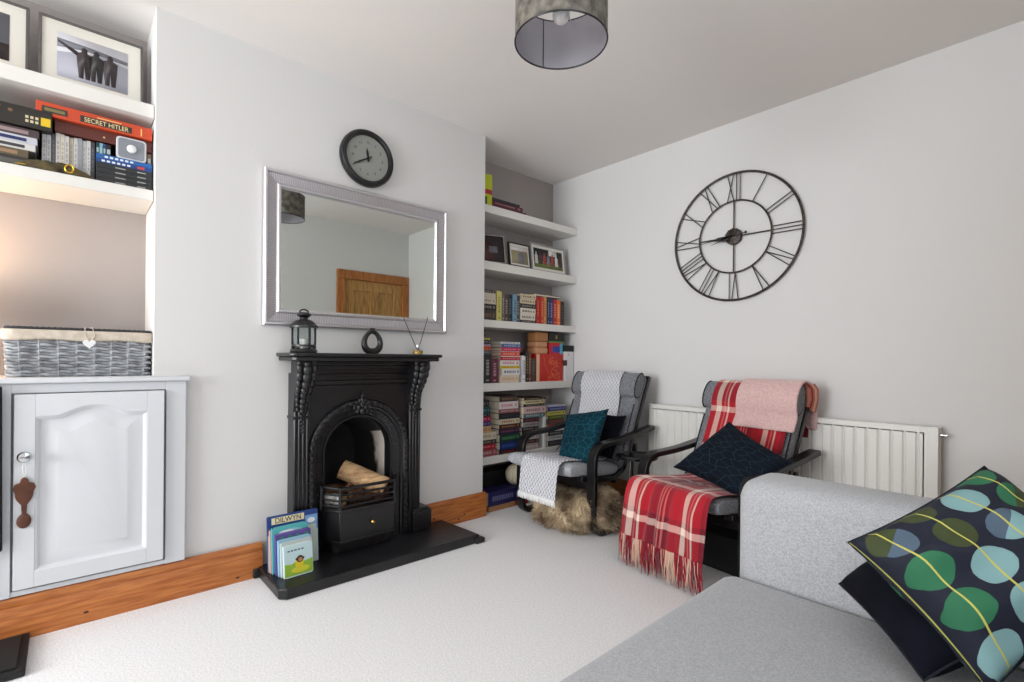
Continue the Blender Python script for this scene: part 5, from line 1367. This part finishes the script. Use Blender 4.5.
# chair 2: large dark cushion turned on its corner
cushion('cushion', 'large dark navy stitched cushion lying across the right armchair', [(-1.40,2.44,.495),(-1.0,2.36,.425),(-1.187,2.63,.745),(-.83,2.50,.60)], .14, M['navy_quilt'], seed=8, pip=cm((10,18,32), .9))

# ------------------------------------------------------------------ furry footstool under chair 1
fs = thing('sheepskin_pouf', 'shaggy brown and cream sheepskin pouf on the carpet under left armchair', 'footstool', (-2.11, 2.48, 0))
b = MB()
def pouf(u, v):
    a = 2*PI*u; th = PI*v; r = math.sin(th)**.55; x = .30*r*math.cos(a); y = .24*r*math.sin(a); z = .135-.13*math.copysign(abs(math.cos(th))**.7, math.cos(th))*-1
    k = 1+.16*noise.noise(Vector((x*8, y*8, z*9)))
    return Vector((-2.11+x*k, 2.48+y*k, max(.004, z*(1+.1*noise.noise(Vector((x*7, y*7, 4)))))))
b.grid(pouf, 64, 32, closeu=True)
verts = [(v.co.copy()) for v in b.bm.verts]
b.build('fleece_body', M['fur'], parent=fs)
b = MB(); cen = Vector((-2.11, 2.48, .12))
for k in range(15000):
    p = random.choice(verts); q = random.choice(verts)
    if (p-q).length < .05: p = p.lerp(q, random.random())
    p = p+Vector((random.uniform(-.01,.01), random.uniform(-.01,.01), random.uniform(-.01,.01)))
    n_ = (p-cen).normalized(); 
    clump = Vector((noise.noise(p*14), noise.noise(p*14+Vector((9,0,0))), noise.noise(p*14+Vector((0,9,0)))))*1.3
    d = (n_*.6+clump+Vector((0,0,-.35))+Vector((random.uniform(-.3,.3), random.uniform(-.3,.3), random.uniform(-.3,.3)))).normalized()
    L_ = random.uniform(.026,.055); s_ = d.cross(Vector((random.random(), random.random(), random.random()))).normalized()*.0024
    e = p+d*L_+Vector((0,0,-.006)); e.z = max(e.z, .002); p.z = max(p.z, .002)
    vv = [b.bm.verts.new(p-s_), b.bm.verts.new(p+s_), b.bm.verts.new(e)]; b.f(vv)
b.build('fur_strands', M['fur'], parent=fs, fixn=False)['kind'] = 'stuff'

# ------------------------------------------------------------------ small black table between the chairs
st = thing('side_table', 'small round glossy black side table between the two armchairs', 'table', (-1.745, 2.61, 0))
MB().lathe([(.0001,.470),(.124,.470),(.128,.475),(.128,.487),(.122,.489),(.116,.483),(.0001,.483)], (-1.745,2.61,0), 36).build('table_top', cm((14,14,15), .12), parent=st)
for k in range(3): a = 2*PI*k/3+.5; MB().tube([(-1.745+.06*math.cos(a), 2.61+.06*math.sin(a), .4705), (-1.745+.10*math.cos(a), 2.61+.10*math.sin(a), 0)], .009, 8).build('leg', M['black_wood'], parent=st)
b = MB(); b.prism([(-1.56, 2.52), (-1.02, 2.46), (-.97, 2.80), (-1.51, 2.86)], .0, .19, 'z')  # plain low black block filling the space under the chair
tag(b.build('black_box', cm((18,17,19), .7), origin=(-1.27,2.65,0), bevel=.01), 'low black block on the carpet under the tartan armchair', 'box')

# ------------------------------------------------------------------ sofa
sf = thing('sofa', 'light grey fabric sofa with low arm in the right foreground', 'sofa', (-.27, .5, 0))
def soft_box(x0, y0, z0, x1, y1, z1, r, crown=0, seg=5):
    b = MB(); b.box(x0, y0, z0, x1, y1, z1)
    bmesh.ops.bevel(b.bm, geom=list(b.bm.edges), offset=r, segments=seg, profile=.5, affect='EDGES')
    for f_ in b.bm.faces: f_.smooth = True
    return b
def soft_grid(x0, y0, z0, x1, y1, z1, r, crown, nx=18, ny=26):
    """upholstered cushion: rounded edges and gently crowned top"""
    b = MB()
    def top(u, v):
        a, c = abs(2*u-1), abs(2*v-1); x = x0+(x1-x0)*u; y = y0+(y1-y0)*v
        ex = max(0, (a*(x1-x0)/2-((x1-x0)/2-r))/r); ey = max(0, (c*(y1-y0)/2-((y1-y0)/2-r))/r)
        e = min(1, math.hypot(ex, ey)); z = z1-r+r*math.sqrt(max(0, 1-e*e))+crown*(1-a**2)*(1-c**2)
        return Vector((x, y, z))
    return b, top
# seat: dense crowned box
b = soft_box(-.700, -.95, .20, .06, 1.535, .425, .05)
b.build('seat_cushion', M['sofa'], parent=sf, angle=60)
b = soft_box(-.672, 1.525, .06, .150, 1.755, .712, .06, seg=6); b.build('arm', M['sofa'], parent=sf, angle=60)
b = soft_box(-.672, -1.17, .06, .150, -.945, .712, .045, seg=6); b.build('arm', M['sofa'], parent=sf, angle=60)
b = soft_box(.035, -.95, .10, .150, 1.53, .78, .05, seg=6); b.build('backrest', M['sofa'], parent=sf, angle=60)
b = MB(); b.box(-.66, -.95, .07, .13, 1.53, .21); b.build('base', M['sofa'], parent=sf, bevel=.01)
for x, y in ((-.62, 1.70), (.10, 1.70), (-.62, -1.12), (.10, -1.12)): MB().lathe([(.018,0),(.025,.065)], (x,y,0), 14).build('foot', M['black_wood'], parent=sf)
# cushions on the sofa
cushion('cushion', 'navy cushion with green and blue dots and yellow lines on the sofa', [(-.315,1.290,.670),(-.120,1.600,.828),(-.085,1.250,.470),(.10,1.52,.66)], .19, M['dots'], seed=5, pip=cm((24,34,44), .9), wr=.018)
cushion('cushion', 'dark navy velvet cushion beneath the dotted cushion on the sofa seat', [(-.370,1.44,.515),(-.20,1.53,.68),(-.175,1.235,.455),(-.03,1.38,.56)], .15, M['navy_velvet'], seed=2)
